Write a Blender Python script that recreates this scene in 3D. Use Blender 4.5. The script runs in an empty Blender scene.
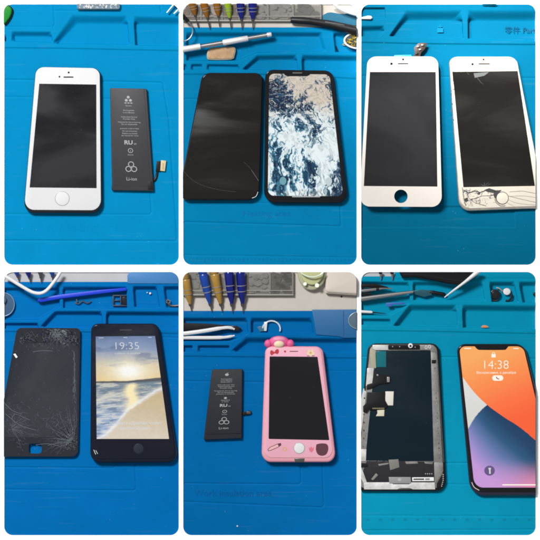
import bpy, bmesh, math, random
import numpy as np
from mathutils import Vector, Matrix
random.seed(7); rng = np.random.default_rng(7)
sc = bpy.context.scene
COL = sc.collection
GAIN = 1.5            # light falling on a level surface, so that albedo = seen colour / GAIN
CAMZ = 3.5

# ---------------------------------------------------------------- helpers
def lin1(c):
    c = c/255.0
    return c/12.92 if c <= 0.04045 else ((c+0.055)/1.055)**2.4
def lin(r, g, b): return (lin1(r), lin1(g), lin1(b))
def alb(r, g, b, k=1.0): return tuple(min(0.93, max(0.0008, v/GAIN*k)) for v in lin(r, g, b))
def P(x, y, z): return Vector(((x-270)*0.001, (270-y)*0.001, z*0.001))

def mat(name, col, rough=0.5, metal=0.0, spec=0.5, coat=0.0, bump=0.0, bscale=900, var=0.0, vscale=60, rvar=0.0, trans=0.0, alpha=1.0, bdist=0.0003):
    m = bpy.data.materials.new(name); m.use_nodes = True
    nt = m.node_tree; N = nt.nodes; L = nt.links
    b = N['Principled BSDF']
    b.inputs['Base Color'].default_value = (*col, 1)
    b.inputs['Roughness'].default_value = rough
    b.inputs['Metallic'].default_value = metal
    b.inputs['Specular IOR Level'].default_value = spec
    b.inputs['Coat Weight'].default_value = coat
    b.inputs['Coat Roughness'].default_value = 0.06
    b.inputs['Transmission Weight'].default_value = trans
    b.inputs['Alpha'].default_value = alpha
    g = N.new('ShaderNodeNewGeometry')
    if var > 0 or rvar > 0:
        t = N.new('ShaderNodeTexNoise'); t.inputs['Scale'].default_value = vscale; t.inputs['Detail'].default_value = 6
        t.inputs['Roughness'].default_value = 0.65
        L.new(g.outputs['Position'], t.inputs['Vector'])
    if var > 0:
        mr = N.new('ShaderNodeMapRange'); mr.inputs['From Min'].default_value = 0.3; mr.inputs['From Max'].default_value = 0.7
        mr.inputs['To Min'].default_value = 1-var; mr.inputs['To Max'].default_value = 1+var
        L.new(t.outputs['Fac'], mr.inputs['Value'])
        mx = N.new('ShaderNodeVectorMath'); mx.operation = 'SCALE'; mx.inputs[0].default_value = col
        L.new(mr.outputs['Result'], mx.inputs['Scale']); L.new(mx.outputs['Vector'], b.inputs['Base Color'])
    if rvar > 0:
        mr = N.new('ShaderNodeMapRange'); mr.inputs['From Min'].default_value = 0.35; mr.inputs['From Max'].default_value = 0.65
        mr.inputs['To Min'].default_value = max(0.02, rough-rvar); mr.inputs['To Max'].default_value = rough+rvar
        L.new(t.outputs['Fac'], mr.inputs['Value']); L.new(mr.outputs['Result'], b.inputs['Roughness'])
    if bump > 0:
        t2 = N.new('ShaderNodeTexNoise'); t2.inputs['Scale'].default_value = bscale; t2.inputs['Detail'].default_value = 4
        L.new(g.outputs['Position'], t2.inputs['Vector'])
        bp = N.new('ShaderNodeBump'); bp.inputs['Strength'].default_value = bump; bp.inputs['Distance'].default_value = bdist
        L.new(t2.outputs['Fac'], bp.inputs['Height']); L.new(bp.outputs['Normal'], b.inputs['Normal'])
    return m

def screen_mat(name, strength=1.0):
    m = bpy.data.materials.new(name); m.use_nodes = True
    N = m.node_tree.nodes; L = m.node_tree.links; b = N['Principled BSDF']
    a = N.new('ShaderNodeAttribute'); a.attribute_name = 'Col'
    b.inputs['Base Color'].default_value = (0.004, 0.004, 0.005, 1); b.inputs['Roughness'].default_value = 0.08
    L.new(a.outputs['Color'], b.inputs['Emission Color']); b.inputs['Emission Strength'].default_value = strength
    return m
def lit_mat(name, col, strength=1.0):
    m = bpy.data.materials.new(name); m.use_nodes = True
    b = m.node_tree.nodes['Principled BSDF']
    b.inputs['Base Color'].default_value = (0.01, 0.01, 0.01, 1); b.inputs['Roughness'].default_value = 0.1
    b.inputs['Emission Color'].default_value = (*col, 1); b.inputs['Emission Strength'].default_value = strength
    return m

# openings of the board, px: name -> x0,y0,x1,y1
TILES = {1: (4, 4, 179, 265), 2: (183, 4, 357, 265), 3: (361, 4, 536, 265),
         4: (4, 272, 179, 535.5), 5: (183, 272, 357, 535.5), 6: (361, 272, 536, 535.5)}
RAD = 8.5

def clip_planes(t):
    x0, y0, x1, y1 = TILES[t]; r = RAD; out = []; x1 -= .7
    out += [((x0, y0), (-1, 0)), ((x1, y0), (1, 0)), ((x0, y0), (0, -1)), ((x0, y1), (0, 1))]
    for cx, cy, a0 in ((x0+r, y0+r, 180), (x1-r, y0+r, 270), (x1-r, y1-r, 0), (x0+r, y1-r, 90)):
        for k in range(1, 8):
            a = math.radians(a0+90*k/8); n = (math.cos(a), math.sin(a))
            out.append(((cx+r*n[0], cy+r*n[1]), n))
    return out

class Geo:
    def __init__(s): s.v = []; s.f = []
    def add(s, vs, fs):
        o = len(s.v); s.v += [tuple(map(float, v)) for v in vs]; s.f += [tuple(i+o for i in f) for f in fs]; return s
    def join(s, g): return s.add(g.v, g.f)
    def map(s, fn):
        s.v = [(*fn(x, y), z) for x, y, z in s.v]; return s
    def lift(s, dz): s.v = [(x, y, z+dz) for x, y, z in s.v]; return s
    def warp(s, fn): s.v = [fn(*v) for v in s.v]; return s

def area(o): return 0.5*sum(o[i][0]*o[(i+1) % len(o)][1]-o[(i+1) % len(o)][0]*o[i][1] for i in range(len(o)))
def inset(o, d):
    n = len(o); s = 1 if area(o) > 0 else -1; r = []
    for i in range(n):
        p, q, w = o[i-1], o[i], o[(i+1) % n]
        a = (q[0]-p[0], q[1]-p[1]); b = (w[0]-q[0], w[1]-q[1])
        la = math.hypot(*a) or 1; lb = math.hypot(*b) or 1
        na = (-a[1]/la*s, a[0]/la*s); nb = (-b[1]/lb*s, b[0]/lb*s)
        m = (na[0]+nb[0], na[1]+nb[1]); dd = 1+na[0]*nb[0]+na[1]*nb[1]; dd = max(dd, 0.35)
        r.append((q[0]+m[0]/dd*d, q[1]+m[1]/dd*d))
    return r
def loft(rings, c0=True, c1=True):
    g = Geo(); n = len(rings[0]); vs = [p for r in rings for p in r]; fs = []
    for k in range(len(rings)-1):
        for i in range(n):
            j = (i+1) % n; fs.append((k*n+i, k*n+j, (k+1)*n+j, (k+1)*n+i))
    if c0: fs.append(tuple(range(n))[::-1])
    if c1: fs.append(tuple((len(rings)-1)*n+i for i in range(n)))
    return g.add(vs, fs)
def slab(o, z0, z1, b=0.0, bb=0.0, seg=3):
    rings = []
    if bb > 0:
        for k in range(seg+1):
            a = math.pi/2*k/seg
            rings.append([(x, y, z0+bb*(1-math.cos(a))) for x, y in inset(o, bb*(1-math.sin(a)))])
    else: rings.append([(x, y, z0) for x, y in o])
    if b > 0:
        for k in range(seg+1):
            a = math.pi/2*k/seg
            rings.append([(x, y, z1-b*(1-math.sin(a))) for x, y in inset(o, b*(1-math.cos(a)))])
    else: rings.append([(x, y, z1) for x, y in o])
    return loft(rings)
def rr(x0, y0, x1, y1, r=0.0, n=7, rs=None):
    if r <= 0 and not rs: return [(x0, y0), (x1, y0), (x1, y1), (x0, y1)]
    rs = rs or (r, r, r, r); o = []
    for (cx, cy, a0), q in zip(((x0, y0, 180), (x1, y0, 270), (x1, y1, 0), (x0, y1, 90)), rs):
        sx = 1 if cx == x0 else -1; sy = 1 if cy == y0 else -1
        for k in range(n):
            a = math.radians(a0+90*k/(n-1)); o.append((cx+sx*q+q*math.cos(a), cy+sy*q+q*math.sin(a)))
    return o
def circ(cx, cy, r, n=28, ry=None): return [(cx+r*math.cos(2*math.pi*k/n), cy+(ry or r)*math.sin(2*math.pi*k/n)) for k in range(n)]
def tube(pts, rad, n=10, closed=False, flat=1.0, caps=True):
    P_ = [Vector(p) for p in pts]; m = len(P_)
    if not isinstance(rad, (list, tuple)): rad = [rad]*m
    rings = []
    for i, p in enumerate(P_):
        if closed: t = P_[(i+1) % m]-P_[i-1]
        else: t = P_[min(i+1, m-1)]-P_[max(i-1, 0)]
        t.normalize(); u = Vector((0, 0, 1)); s = t.cross(u)
        if s.length < 1e-4: s = Vector((1, 0, 0))
        s.normalize(); u = s.cross(t).normalized()
        rings.append([tuple(p+s*math.cos(2*math.pi*k/n)*rad[i]+u*math.sin(2*math.pi*k/n)*rad[i]*flat) for k in range(n)])
    if closed: return loft(rings+[rings[0]], False, False)
    return loft(rings, caps, caps)
def smooth(pts, k=6):
    o = []; n = len(pts); d = len(pts[0])
    for i in range(n-1):
        p0, p1, p2, p3 = pts[max(i-1, 0)], pts[i], pts[i+1], pts[min(i+2, n-1)]
        for j in range(k):
            t = j/k
            o.append(tuple(0.5*((2*p1[a])+(-p0[a]+p2[a])*t+(2*p0[a]-5*p1[a]+4*p2[a]-p3[a])*t*t+(-p0[a]+3*p1[a]-3*p2[a]+p3[a])*t**3) for a in range(d)))
    o.append(tuple(pts[-1])); return o
def strip(pts, w, z, th=0.05):
    """flat printed / cracked line: narrow raised bead following pts"""
    n = len(pts)
    if not isinstance(w, (list, tuple)): w = [w]*n
    L_, R_ = [], []
    for i, p in enumerate(pts):
        a = pts[max(i-1, 0)]; b = pts[min(i+1, n-1)]; dx, dy = b[0]-a[0], b[1]-a[1]; l = math.hypot(dx, dy) or 1
        nx, ny = -dy/l*w[i]/2, dx/l*w[i]/2; L_.append((p[0]+nx, p[1]+ny, z+th)); R_.append((p[0]-nx, p[1]-ny, z+th))
    return Geo().add(L_+R_, [(i, i+1, n+i+1, n+i) for i in range(n-1)])
def flat(o, z): return Geo().add([(x, y, z) for x, y in o], [tuple(range(len(o)))])

_tc = {}
def text(s, size, x, y, z, align='CENTER', th=0.0, wt=0.0, sx=1.0):
    """words as a mesh; x,y is the middle (or left) of the line of capitals, px"""
    key = (s, wt)
    if key not in _tc:
        cu = bpy.data.curves.new('words', 'FONT'); cu.body = s; cu.size = 1; cu.resolution_u = 3; cu.offset = wt
        ob = bpy.data.objects.new('words', cu); COL.objects.link(ob); bpy.context.view_layer.update()
        me = ob.evaluated_get(bpy.context.evaluated_depsgraph_get()).to_mesh()
        _tc[key] = ([tuple(v.co) for v in me.vertices], [tuple(p.vertices) for p in me.polygons])
        bpy.data.objects.remove(ob); bpy.data.curves.remove(cu)
    vs, fs = _tc[key]
    if not vs: return Geo()
    xs = [v[0] for v in vs]; w = max(xs); x0 = min(xs); off = {'CENTER': (w+x0)/2, 'LEFT': x0, 'RIGHT': w}[align]
    g = Geo().add([((v[0]-off)*size*sx+x, -(v[1]-0.35)*size+y, z) for v in vs], fs)
    if th > 0:
        top = [(a, b, c+th) for a, b, c in g.v]; g.v = top
    return g

def homog(q, W, H):
    """map from a W x H rectangle to four px corners TL TR BR BL"""
    src = [(0, 0), (W, 0), (W, H), (0, H)]; A = []; B = []
    for (u, v), (x, y) in zip(src, q):
        A.append([u, v, 1, 0, 0, 0, -u*x, -v*x]); B.append(x); A.append([0, 0, 0, u, v, 1, -u*y, -v*y]); B.append(y)
    h = np.linalg.solve(np.array(A, float), np.array(B, float))
    def f(u, v):
        d = h[6]*u+h[7]*v+1; return ((h[0]*u+h[1]*v+h[2])/d, (h[3]*u+h[4]*v+h[5])/d)
    f.h = h
    return f

def mesh_obj(name, geo, material, tile=None, origin=Vector((0, 0, 0)), parent=None, smooth_ang=35, solid=True):
    bm = bmesh.new()
    vs = [bm.verts.new(P(*v)) for v in geo.v]
    for f in geo.f:
        try: bm.faces.new([vs[i] for i in f])
        except ValueError: pass
    if tile:
        for (px, py), (nx, ny) in clip_planes(tile):
            co = P(px, py, 0); no = Vector((nx, -ny, 0))
            if any((v.co-co).dot(no) > 1e-6 for v in bm.verts):
                r = bmesh.ops.bisect_plane(bm, geom=bm.verts[:]+bm.edges[:]+bm.faces[:], plane_co=co, plane_no=no, clear_outer=True, dist=1e-7)
                ed = [e for e in r['geom_cut'] if isinstance(e, bmesh.types.BMEdge)]
                if ed and solid: bmesh.ops.holes_fill(bm, edges=ed, sides=0)
    if not bm.faces: bm.free(); return None
    if solid: bmesh.ops.recalc_face_normals(bm, faces=bm.faces[:])
    else:
        for f in bm.faces:
            f.normal_update()
            if f.normal.z < 0: f.normal_flip()
    for v in bm.verts: v.co -= origin
    for f in bm.faces: f.smooth = True
    for e in bm.edges:
        if len(e.link_faces) == 2 and e.link_faces[0].normal.angle(e.link_faces[1].normal, 0) > math.radians(smooth_ang): e.smooth = False
    me = bpy.data.meshes.new(name); bm.to_mesh(me); bm.free(); me.materials.append(material)
    o = bpy.data.objects.new(name, me); COL.objects.link(o)
    if parent is not None: o.parent = parent
    else: o.location = origin
    return o

class Thing:
    def __init__(s, name, label, cat, tile, at, group=None):
        s.o = bpy.data.objects.new(name, None); COL.objects.link(s.o); s.o.empty_display_size = 0.01
        s.org = P(*at); s.o.location = s.org; s.tile = tile
        s.o['label'] = label; s.o['category'] = cat
        if group: s.o['group'] = group
    def part(s, name, geo, m, parent=None, solid=True, label=None, ang=35):
        o = mesh_obj(name, geo, m, s.tile, s.org, parent or s.o, ang, solid)
        if o and label: o['label'] = label
        return o
def single(name, geo, m, label, cat, tile, group=None, kind=None, ang=35, solid=True):
    xs = [v[0] for v in geo.v]; ys = [v[1] for v in geo.v]; zs = [v[2] for v in geo.v]
    o = mesh_obj(name, geo, m, tile, P(sum(xs)/len(xs), sum(ys)/len(ys), min(zs)), None, ang, solid)
    if o is None: return None
    if kind: o['kind'] = kind
    if label: o['label'] = label; o['category'] = cat
    if group: o['group'] = group
    return o

# ---------------------------------------------------------------- numeric noise for pictures on the lit screens
def vnoise(x, y, seed=0):
    def h(i, j):
        n = np.sin(i*127.1+j*311.7+seed*74.7)*43758.5453; return n-np.floor(n)
    xi = np.floor(x); yi = np.floor(y); xf = x-xi; yf = y-yi; u = xf*xf*(3-2*xf); v = yf*yf*(3-2*yf)
    return (h(xi, yi)*(1-u)+h(xi+1, yi)*u)*(1-v)+(h(xi, yi+1)*(1-u)+h(xi+1, yi+1)*u)*v
def fbm(x, y, o=5, seed=0, gain=0.55):
    a = 1; s = 0; t = 0
    for k in range(o): s = s+a*vnoise(x*2**k+k*17.3, y*2**k-k*9.1, seed+k); t += a; a *= gain
    return s/t
def sstep(a, b, x):
    t = np.clip((x-a)/(b-a), 0, 1); return t*t*(3-2*t)
def mixc(a, b, t): return a*(1-t[..., None])+b*t[..., None]
def C(*c): return np.array(lin(*c))

def rr_grid(x0, y0, x1, y1, r, step, tl=True, bl=True):
    ny = max(2, int((y1-y0)/step))+1; nx = max(2, int((x1-x0)/step))+1
    ys = np.linspace(y0, y1, ny)
    if tl and r > 0: ys = np.unique(np.concatenate([ys, y0+r*(1-np.cos(np.linspace(0, math.pi/2, 10)))]))
    if bl and r > 0: ys = np.unique(np.concatenate([ys, y1-r*(1-np.cos(np.linspace(0, math.pi/2, 10)))]))
    keep = [0]
    for i in range(1, len(ys)):
        if ys[i]-ys[keep[-1]] > 1e-3: keep.append(i)
    ys = ys[keep]; ny = len(ys)
    ins = np.zeros(ny)
    if r > 0:
        if tl: d = np.clip(r-(ys-y0), 0, r); ins = np.maximum(ins, r-np.sqrt(r*r-d*d))
        if bl: d = np.clip(r-(y1-ys), 0, r); ins = np.maximum(ins, r-np.sqrt(r*r-d*d))
    u = np.linspace(0, 1, nx)[None, :]
    X = (x0+ins)[:, None]*(1-u)+(x1-ins)[:, None]*u; Y = np.repeat(ys[:, None], nx, 1)
    return X, Y
def grid_mesh(name, X, Y, Z, material, origin, parent=None, col=None, skirt=None):
    ny, nx = X.shape
    co = np.stack([(X-270)*1e-3-origin.x, (270-Y)*1e-3-origin.y, Z*1e-3-origin.z], -1).reshape(-1, 3)
    i = np.arange(ny-1)[:, None]*nx+np.arange(nx-1)[None, :]
    q = np.stack([i, i+nx, i+nx+1, i+1], -1).reshape(-1, 4)
    if skirt is not None:
        b = np.concatenate([np.arange(nx), np.arange(1, ny)*nx+nx-1, (ny-1)*nx+np.arange(nx-2, -1, -1), np.arange(ny-2, 0, -1)*nx])
        lo = co[b].copy(); lo[:, 2] = skirt*1e-3-origin.z; n0 = len(co); co = np.concatenate([co, lo]); m = len(b)
        k = np.arange(m); k2 = (k+1) % m
        q = np.concatenate([q, np.stack([b[k], b[k2], n0+k2, n0+k], -1)])
    me = bpy.data.meshes.new(name); me.vertices.add(len(co)); me.vertices.foreach_set('co', co.ravel().astype(np.float32))
    me.loops.add(q.size); me.loops.foreach_set('vertex_index', q.ravel().astype(np.int32))
    me.polygons.add(len(q)); me.polygons.foreach_set('loop_start', (np.arange(len(q))*4).astype(np.int32))
    me.update(calc_edges=True); me.validate()
    me.polygons.foreach_set('use_smooth', np.ones(len(me.polygons), bool))
    if col is not None:
        at = me.color_attributes.new('Col', 'FLOAT_COLOR', 'POINT')
        c = np.concatenate([col.reshape(-1, 3), np.ones((col.shape[0]*col.shape[1], 1))], 1)
        at.data.foreach_set('color', c.ravel().astype(np.float32))
    me.materials.append(material)
    o = bpy.data.objects.new(name, me); COL.objects.link(o)
    if parent is not None: o.parent = parent
    else: o.location = origin
    return o

# ---------------------------------------------------------------- mats: moulded silicone as height fields
def seg_dist(X, Y, a, b):
    ax, ay = a; bx, by = b; dx, dy = bx-ax, by-ay; l = dx*dx+dy*dy or 1e-9
    t = np.clip(((X-ax)*dx+(Y-ay)*dy)/l, 0, 1); return np.hypot(X-ax-t*dx, Y-ay-t*dy)
def poly_sd(X, Y, p):
    d = np.full(X.shape, 1e9); ins = np.zeros(X.shape, bool); n = len(p)
    for i in range(n):
        a, b = p[i], p[(i+1) % n]; d = np.minimum(d, seg_dist(X, Y, a, b))
        c = ((a[1] > Y) != (b[1] > Y)); den = (b[1]-a[1]) or 1e-9
        ins ^= c & (X < (b[0]-a[0])*(Y-a[1])/den+a[0])
    return np.where(ins, d, -d)
def mat_height(X, Y, feats):
    Z = np.zeros(X.shape)
    for f in feats:
        if f[0] == 'recess':
            _, rim, floor, dep = f; dep = dep*(1.35 if dep > 2 else 1)
            a = np.maximum(poly_sd(X, Y, rim), 0); b = np.maximum(-poly_sd(X, Y, floor), 0)
            t = a/(a+b+1e-6); t = t*t*(3-2*t)
            Z -= dep*t
        elif f[0] == 'groove':
            _, pl, w, dep = f; d = np.full(X.shape, 1e9)
            for i in range(len(pl)-1): d = np.minimum(d, seg_dist(X, Y, pl[i], pl[i+1]))
            Z -= dep*np.exp(-(d/w)**2)
        elif f[0] == 'step':       # lower beyond (below) a line
            _, pl, w, dep = f; xs = [p[0] for p in pl]; ys = [p[1] for p in pl]
            yl = np.interp(X, xs, ys); t = np.clip((Y-yl)/w, 0, 1); Z -= dep*t*t*(3-2*t)
    Z += 0.10*(fbm(X/45, Y/45, 2, 3)-0.5)
    return Z
def box(x0, y0, x1, y1): return [(x0, y0), (x1, y0), (x1, y1), (x0, y1)]
def make_mat(t, label, material, feats, ytop=None, under=-7.0):
    x0, y0, x1, y1 = TILES[t]; yt = y0 if ytop is None else ytop
    X, Y = rr_grid(x0, yt, x1, y1, RAD, 0.55, tl=ytop is None)
    Z = mat_height(X, Y, feats)
    org = P((x0+x1)/2, (y0+y1)/2, 0)
    o = grid_mesh('silicone_mat', X, Y, np.maximum(Z, -6.6), material, org, skirt=under)
    o['label'] = label; o['category'] = 'silicone mat'; o['group'] = 'blue silicone repair mats'
    return o
ZB = -0.8   # level of the working area of each mat

def blue(name, c, var=0.05):
    m = mat(name, alb(*c), rough=0.55, spec=0.015, bump=0.4, bscale=1300, var=var, vscale=28, bdist=0.00025)
    nt = m.node_tree; N = nt.nodes; L = nt.links; b = N['Principled BSDF']; src = b.inputs['Base Color'].links[0].from_socket
    g = N.new('ShaderNodeNewGeometry')
    v = N.new('ShaderNodeTexVoronoi'); v.inputs['Scale'].default_value = 170; v.inputs['Randomness'].default_value = 1; L.new(g.outputs['Position'], v.inputs['Vector'])
    r = N.new('ShaderNodeMapRange'); r.inputs['From Min'].default_value = .035; r.inputs['From Max'].default_value = .06; r.inputs['To Min'].default_value = 1; r.inputs['To Max'].default_value = 0
    L.new(v.outputs['Distance'], r.inputs['Value'])
    n = N.new('ShaderNodeTexNoise'); n.inputs['Scale'].default_value = 55; L.new(g.outputs['Position'], n.inputs['Vector'])
    r2 = N.new('ShaderNodeMapRange'); r2.inputs['From Min'].default_value = .56; r2.inputs['From Max'].default_value = .62; L.new(n.outputs['Fac'], r2.inputs['Value'])
    mu = N.new('ShaderNodeMath'); mu.operation = 'MULTIPLY'; L.new(r.outputs['Result'], mu.inputs[0]); L.new(r2.outputs['Result'], mu.inputs[1])
    # long faint scuffs
    mp = N.new('ShaderNodeMapping'); mp.inputs['Scale'].default_value = (14, 220, 14); mp.inputs['Rotation'].default_value = (0, 0, .5); L.new(g.outputs['Position'], mp.inputs['Vector'])
    n3 = N.new('ShaderNodeTexNoise'); n3.inputs['Scale'].default_value = 1.2; n3.inputs['Detail'].default_value = 3; L.new(mp.outputs['Vector'], n3.inputs['Vector'])
    r3 = N.new('ShaderNodeMapRange'); r3.inputs['From Min'].default_value = .62; r3.inputs['From Max'].default_value = .72; r3.inputs['To Max'].default_value = .022; L.new(n3.outputs['Fac'], r3.inputs['Value'])
    mx2 = N.new('ShaderNodeMath'); mx2.operation = 'MULTIPLY_ADD'; mx2.inputs[1].default_value = .5; L.new(mu.outputs[0], mx2.inputs[0]); L.new(r3.outputs['Result'], mx2.inputs[2])
    mix = N.new('ShaderNodeMix'); mix.data_type = 'RGBA'; mix.inputs['B'].default_value = (.30, .40, .46, 1)
    L.new(mx2.outputs[0], mix.inputs['Factor']); L.new(src, mix.inputs['A']); L.new(mix.outputs['Result'], b.inputs['Base Color'])
    return m
M = {}
M['mat1'] = blue('azure_silicone', (0, 146, 203)); M['mat2'] = blue('sea_blue_silicone', (0, 131, 183))
M['mat3'] = blue('turquoise_silicone', (0, 108, 144)); M['mat4'] = blue('bright_blue_silicone', (2, 118, 192))
M['mat5'] = blue('deep_blue_silicone', (0, 110, 178)); M['mat6'] = blue('teal_silicone', (10, 152, 188))
M['board'] = mat('white_card', (0.93, 0.93, 0.93), rough=0.7, spec=0.1)
M['white_plastic'] = mat('white_plastic', alb(246, 246, 246), rough=0.25, var=0.015)
M['white_front'] = mat('white_front_glass', alb(240, 240, 240), rough=0.12, spec=0.5, var=0.02, vscale=25)
M['white_front2'] = mat('white_front_glass_warm', alb(240, 232, 222), rough=0.12, spec=0.5, var=0.02, vscale=25)
M['cream_front'] = mat('ivory_front_glass', alb(238, 228, 210), rough=0.15, var=0.03, vscale=30)
def sheen_smeared(name, col, rough, spec, sheen_smear=.25, scale=(9, 26, 9), rot=.7, seed=0.0):
    """dark glass with added finger smears: rougher bands that stand in for reflections"""
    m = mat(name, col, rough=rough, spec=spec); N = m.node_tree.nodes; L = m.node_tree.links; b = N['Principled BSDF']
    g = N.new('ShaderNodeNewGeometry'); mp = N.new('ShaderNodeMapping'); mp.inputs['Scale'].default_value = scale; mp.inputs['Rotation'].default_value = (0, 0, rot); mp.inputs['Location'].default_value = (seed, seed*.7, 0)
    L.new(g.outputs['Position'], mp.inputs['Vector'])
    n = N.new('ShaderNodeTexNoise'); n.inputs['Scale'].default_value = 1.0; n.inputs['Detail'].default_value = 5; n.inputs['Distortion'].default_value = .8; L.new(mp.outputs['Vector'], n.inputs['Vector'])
    r = N.new('ShaderNodeMapRange'); r.inputs['From Min'].default_value = .40; r.inputs['From Max'].default_value = .62; r.inputs['To Min'].default_value = rough; r.inputs['To Max'].default_value = rough+sheen_smear
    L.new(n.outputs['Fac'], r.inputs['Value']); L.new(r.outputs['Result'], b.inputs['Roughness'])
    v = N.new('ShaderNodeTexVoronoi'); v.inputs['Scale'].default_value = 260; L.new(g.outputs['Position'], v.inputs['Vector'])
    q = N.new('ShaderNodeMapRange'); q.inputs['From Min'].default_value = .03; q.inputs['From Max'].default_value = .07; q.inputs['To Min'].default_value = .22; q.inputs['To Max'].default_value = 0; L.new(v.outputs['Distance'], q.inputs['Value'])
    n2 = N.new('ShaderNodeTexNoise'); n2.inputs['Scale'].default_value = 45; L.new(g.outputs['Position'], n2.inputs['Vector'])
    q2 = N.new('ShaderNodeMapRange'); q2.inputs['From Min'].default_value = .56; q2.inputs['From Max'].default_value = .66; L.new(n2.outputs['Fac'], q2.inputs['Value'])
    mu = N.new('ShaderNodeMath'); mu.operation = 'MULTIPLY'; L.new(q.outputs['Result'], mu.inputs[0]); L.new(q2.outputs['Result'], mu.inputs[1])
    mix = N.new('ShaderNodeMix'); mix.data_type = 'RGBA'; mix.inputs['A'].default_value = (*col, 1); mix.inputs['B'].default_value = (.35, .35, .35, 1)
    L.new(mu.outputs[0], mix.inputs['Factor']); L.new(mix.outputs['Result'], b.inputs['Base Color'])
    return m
M['black_glass'] = mat('black_glass', (0.006, 0.006, 0.007), rough=0.10, spec=.35)
M['off_screen'] = sheen_smeared('switched_off_display', (0.006, 0.006, 0.008), .14, .42, sheen_smear=.2, scale=(8, 14, 8), rot=.3)
M['off_screen_warm'] = sheen_smeared('switched_off_display_warm', (0.007, 0.006, 0.005), .12, .36, sheen_smear=.24, scale=(6, 22, 8), rot=.9, seed=1.7)
M['grey_screen'] = sheen_smeared('grey_display_film', (0.011, 0.011, 0.012), .22, .3, sheen_smear=.14, scale=(7, 12, 7), rot=.2, seed=5)
M['black_plastic'] = mat('black_plastic', (0.007, 0.007, 0.008), rough=0.42, spec=0.22, bump=0.12)
M['black_metal'] = mat('black_metal', (0.03, 0.03, 0.035), rough=0.28, metal=0.7)
M['navy_plastic'] = mat('dark_blue_black_shell', (0.006, 0.009, 0.020), rough=0.4, spec=.2)
M['silver'] = mat('brushed_silver', (0.72, 0.71, 0.69), rough=0.3, metal=1.0, var=0.06, vscale=300)
M['champagne'] = mat('worn_silver_frame', (0.62, 0.56, 0.48), rough=0.35, metal=0.85, var=0.2, vscale=150)
M['steel'] = mat('tool_steel', (0.5, 0.49, 0.48), rough=0.28, metal=1.0)
M['dark_steel'] = mat('dark_tool_steel', (0.16, 0.15, 0.14), rough=0.35, metal=0.9)
M['ink_white'] = mat('white_ink', alb(178, 178, 180), rough=0.6)
M['ink_grey'] = mat('grey_ink', alb(140, 140, 140), rough=0.6)
M['dark_dot'] = mat('dark_lens', (0.01, 0.01, 0.012), rough=0.15)
M['seam'] = mat('grey_ring', alb(185, 182, 178), rough=0.35)
M['batt_grey'] = mat('grey_battery_wrap', alb(58, 58, 61), rough=0.45, var=0.1, vscale=22, bump=0.1, spec=0.3)
M['batt_black'] = mat('black_battery_wrap', alb(38, 41, 48), rough=0.5, spec=.3, var=0.08, vscale=30, bump=0.1)
M['gold'] = mat('gold_contact', (0.75, 0.62, 0.35), rough=0.3, metal=0.9)
M['tan_pad'] = mat('cream_contact_pad', alb(225, 205, 160), rough=0.5)
M['crack_light'] = mat('pale_crack_edge', (0.55, 0.56, 0.58), rough=0.3, spec=0.8)
M['crack_faint'] = mat('faint_crack_edge', (0.12, 0.125, 0.135), rough=0.3, spec=0.8)
M['crack_dark'] = mat('dark_crack_line', (0.03, 0.028, 0.026), rough=0.5)
M['shard'] = mat('grey_glass_shard', (0.10, 0.105, 0.10), rough=0.3)

# ---------------------------------------------------------------- white board with six openings
def board():
    cu = bpy.data.curves.new('c', 'CURVE'); cu.dimensions = '2D'; cu.fill_mode = 'BOTH'; cu.extrude = 0.0035
    outs = [rr(-260, -260, 800, 800)]+[rr(x0+.25, y0+.25, x1-.25, y1-.25, RAD, 12) for x0, y0, x1, y1 in TILES.values()]
    for o in outs:
        sp = cu.splines.new('POLY'); sp.points.add(len(o)-1); sp.use_cyclic_u = True
        for p, (x, y) in zip(sp.points, o): w = P(x, y, 0); p.co = (w.x, w.y, 0, 1)
    ob = bpy.data.objects.new('c', cu); COL.objects.link(ob); bpy.context.view_layer.update()
    me = bpy.data.meshes.new_from_object(ob.evaluated_get(bpy.context.evaluated_depsgraph_get()))
    bpy.data.objects.remove(ob)
    me.transform(Matrix.Translation((0, 0, -0.0035+0.00015))); me.materials.clear(); me.materials.append(M['board'])
    o = bpy.data.objects.new('white_board', me); COL.objects.link(o); o['kind'] = 'structure'
    o2 = mesh_obj('table_top', slab(rr(-260, -260, 800, 800), -12, -7.2), M['board']); o2['kind'] = 'structure'
board()

# ---------------------------------------------------------------- shared builders
def emboss(matobj, t, geo, m):
    o = mesh_obj('embossed_text', geo, m, t, matobj.location, matobj, 35, False); return o
def phone_outline(W, H, r, l=0, tp=0, rt=0, bt=0, rad=None):
    return rr(-l, -tp, W+rt, H+bt, r)

def web(cx, cy, n, L0, seed, bend=0.5, a0=0, a1=360, w=0.35):
    rnd = random.Random(seed); g = Geo(); ends = []
    for k in range(n):
        a = math.radians(a0+(a1-a0)*(k+rnd.random()*.7)/n); l = L0*(0.35+0.65*rnd.random()); p = [(cx, cy)]; m = max(3, int(l/3))
        for j in range(m):
            a += rnd.uniform(-bend, bend)*.5; p.append((p[-1][0]+math.cos(a)*l/m, p[-1][1]+math.sin(a)*l/m))
        g.join(strip(p, [w*(1-.75*j/m) for j in range(m+1)], 0)); ends.append(p)
        if rnd.random() < .5:
            q = p[len(p)//2]; b = a+rnd.choice((-.9, .9)); g.join(strip([q, (q[0]+math.cos(b)*l*.3, q[1]+math.sin(b)*l*.3)], [w*.5, w*.15], 0))
    for k in range(len(ends)-1):
        if rnd.random() < .6 and (a1-a0)/n < 60:
            i = rnd.randint(1, 2)
            g.join(strip([ends[k][min(i, len(ends[k])-1)], ends[k+1][min(i, len(ends[k+1])-1)]], w*.35, 0))
    return g
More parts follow.
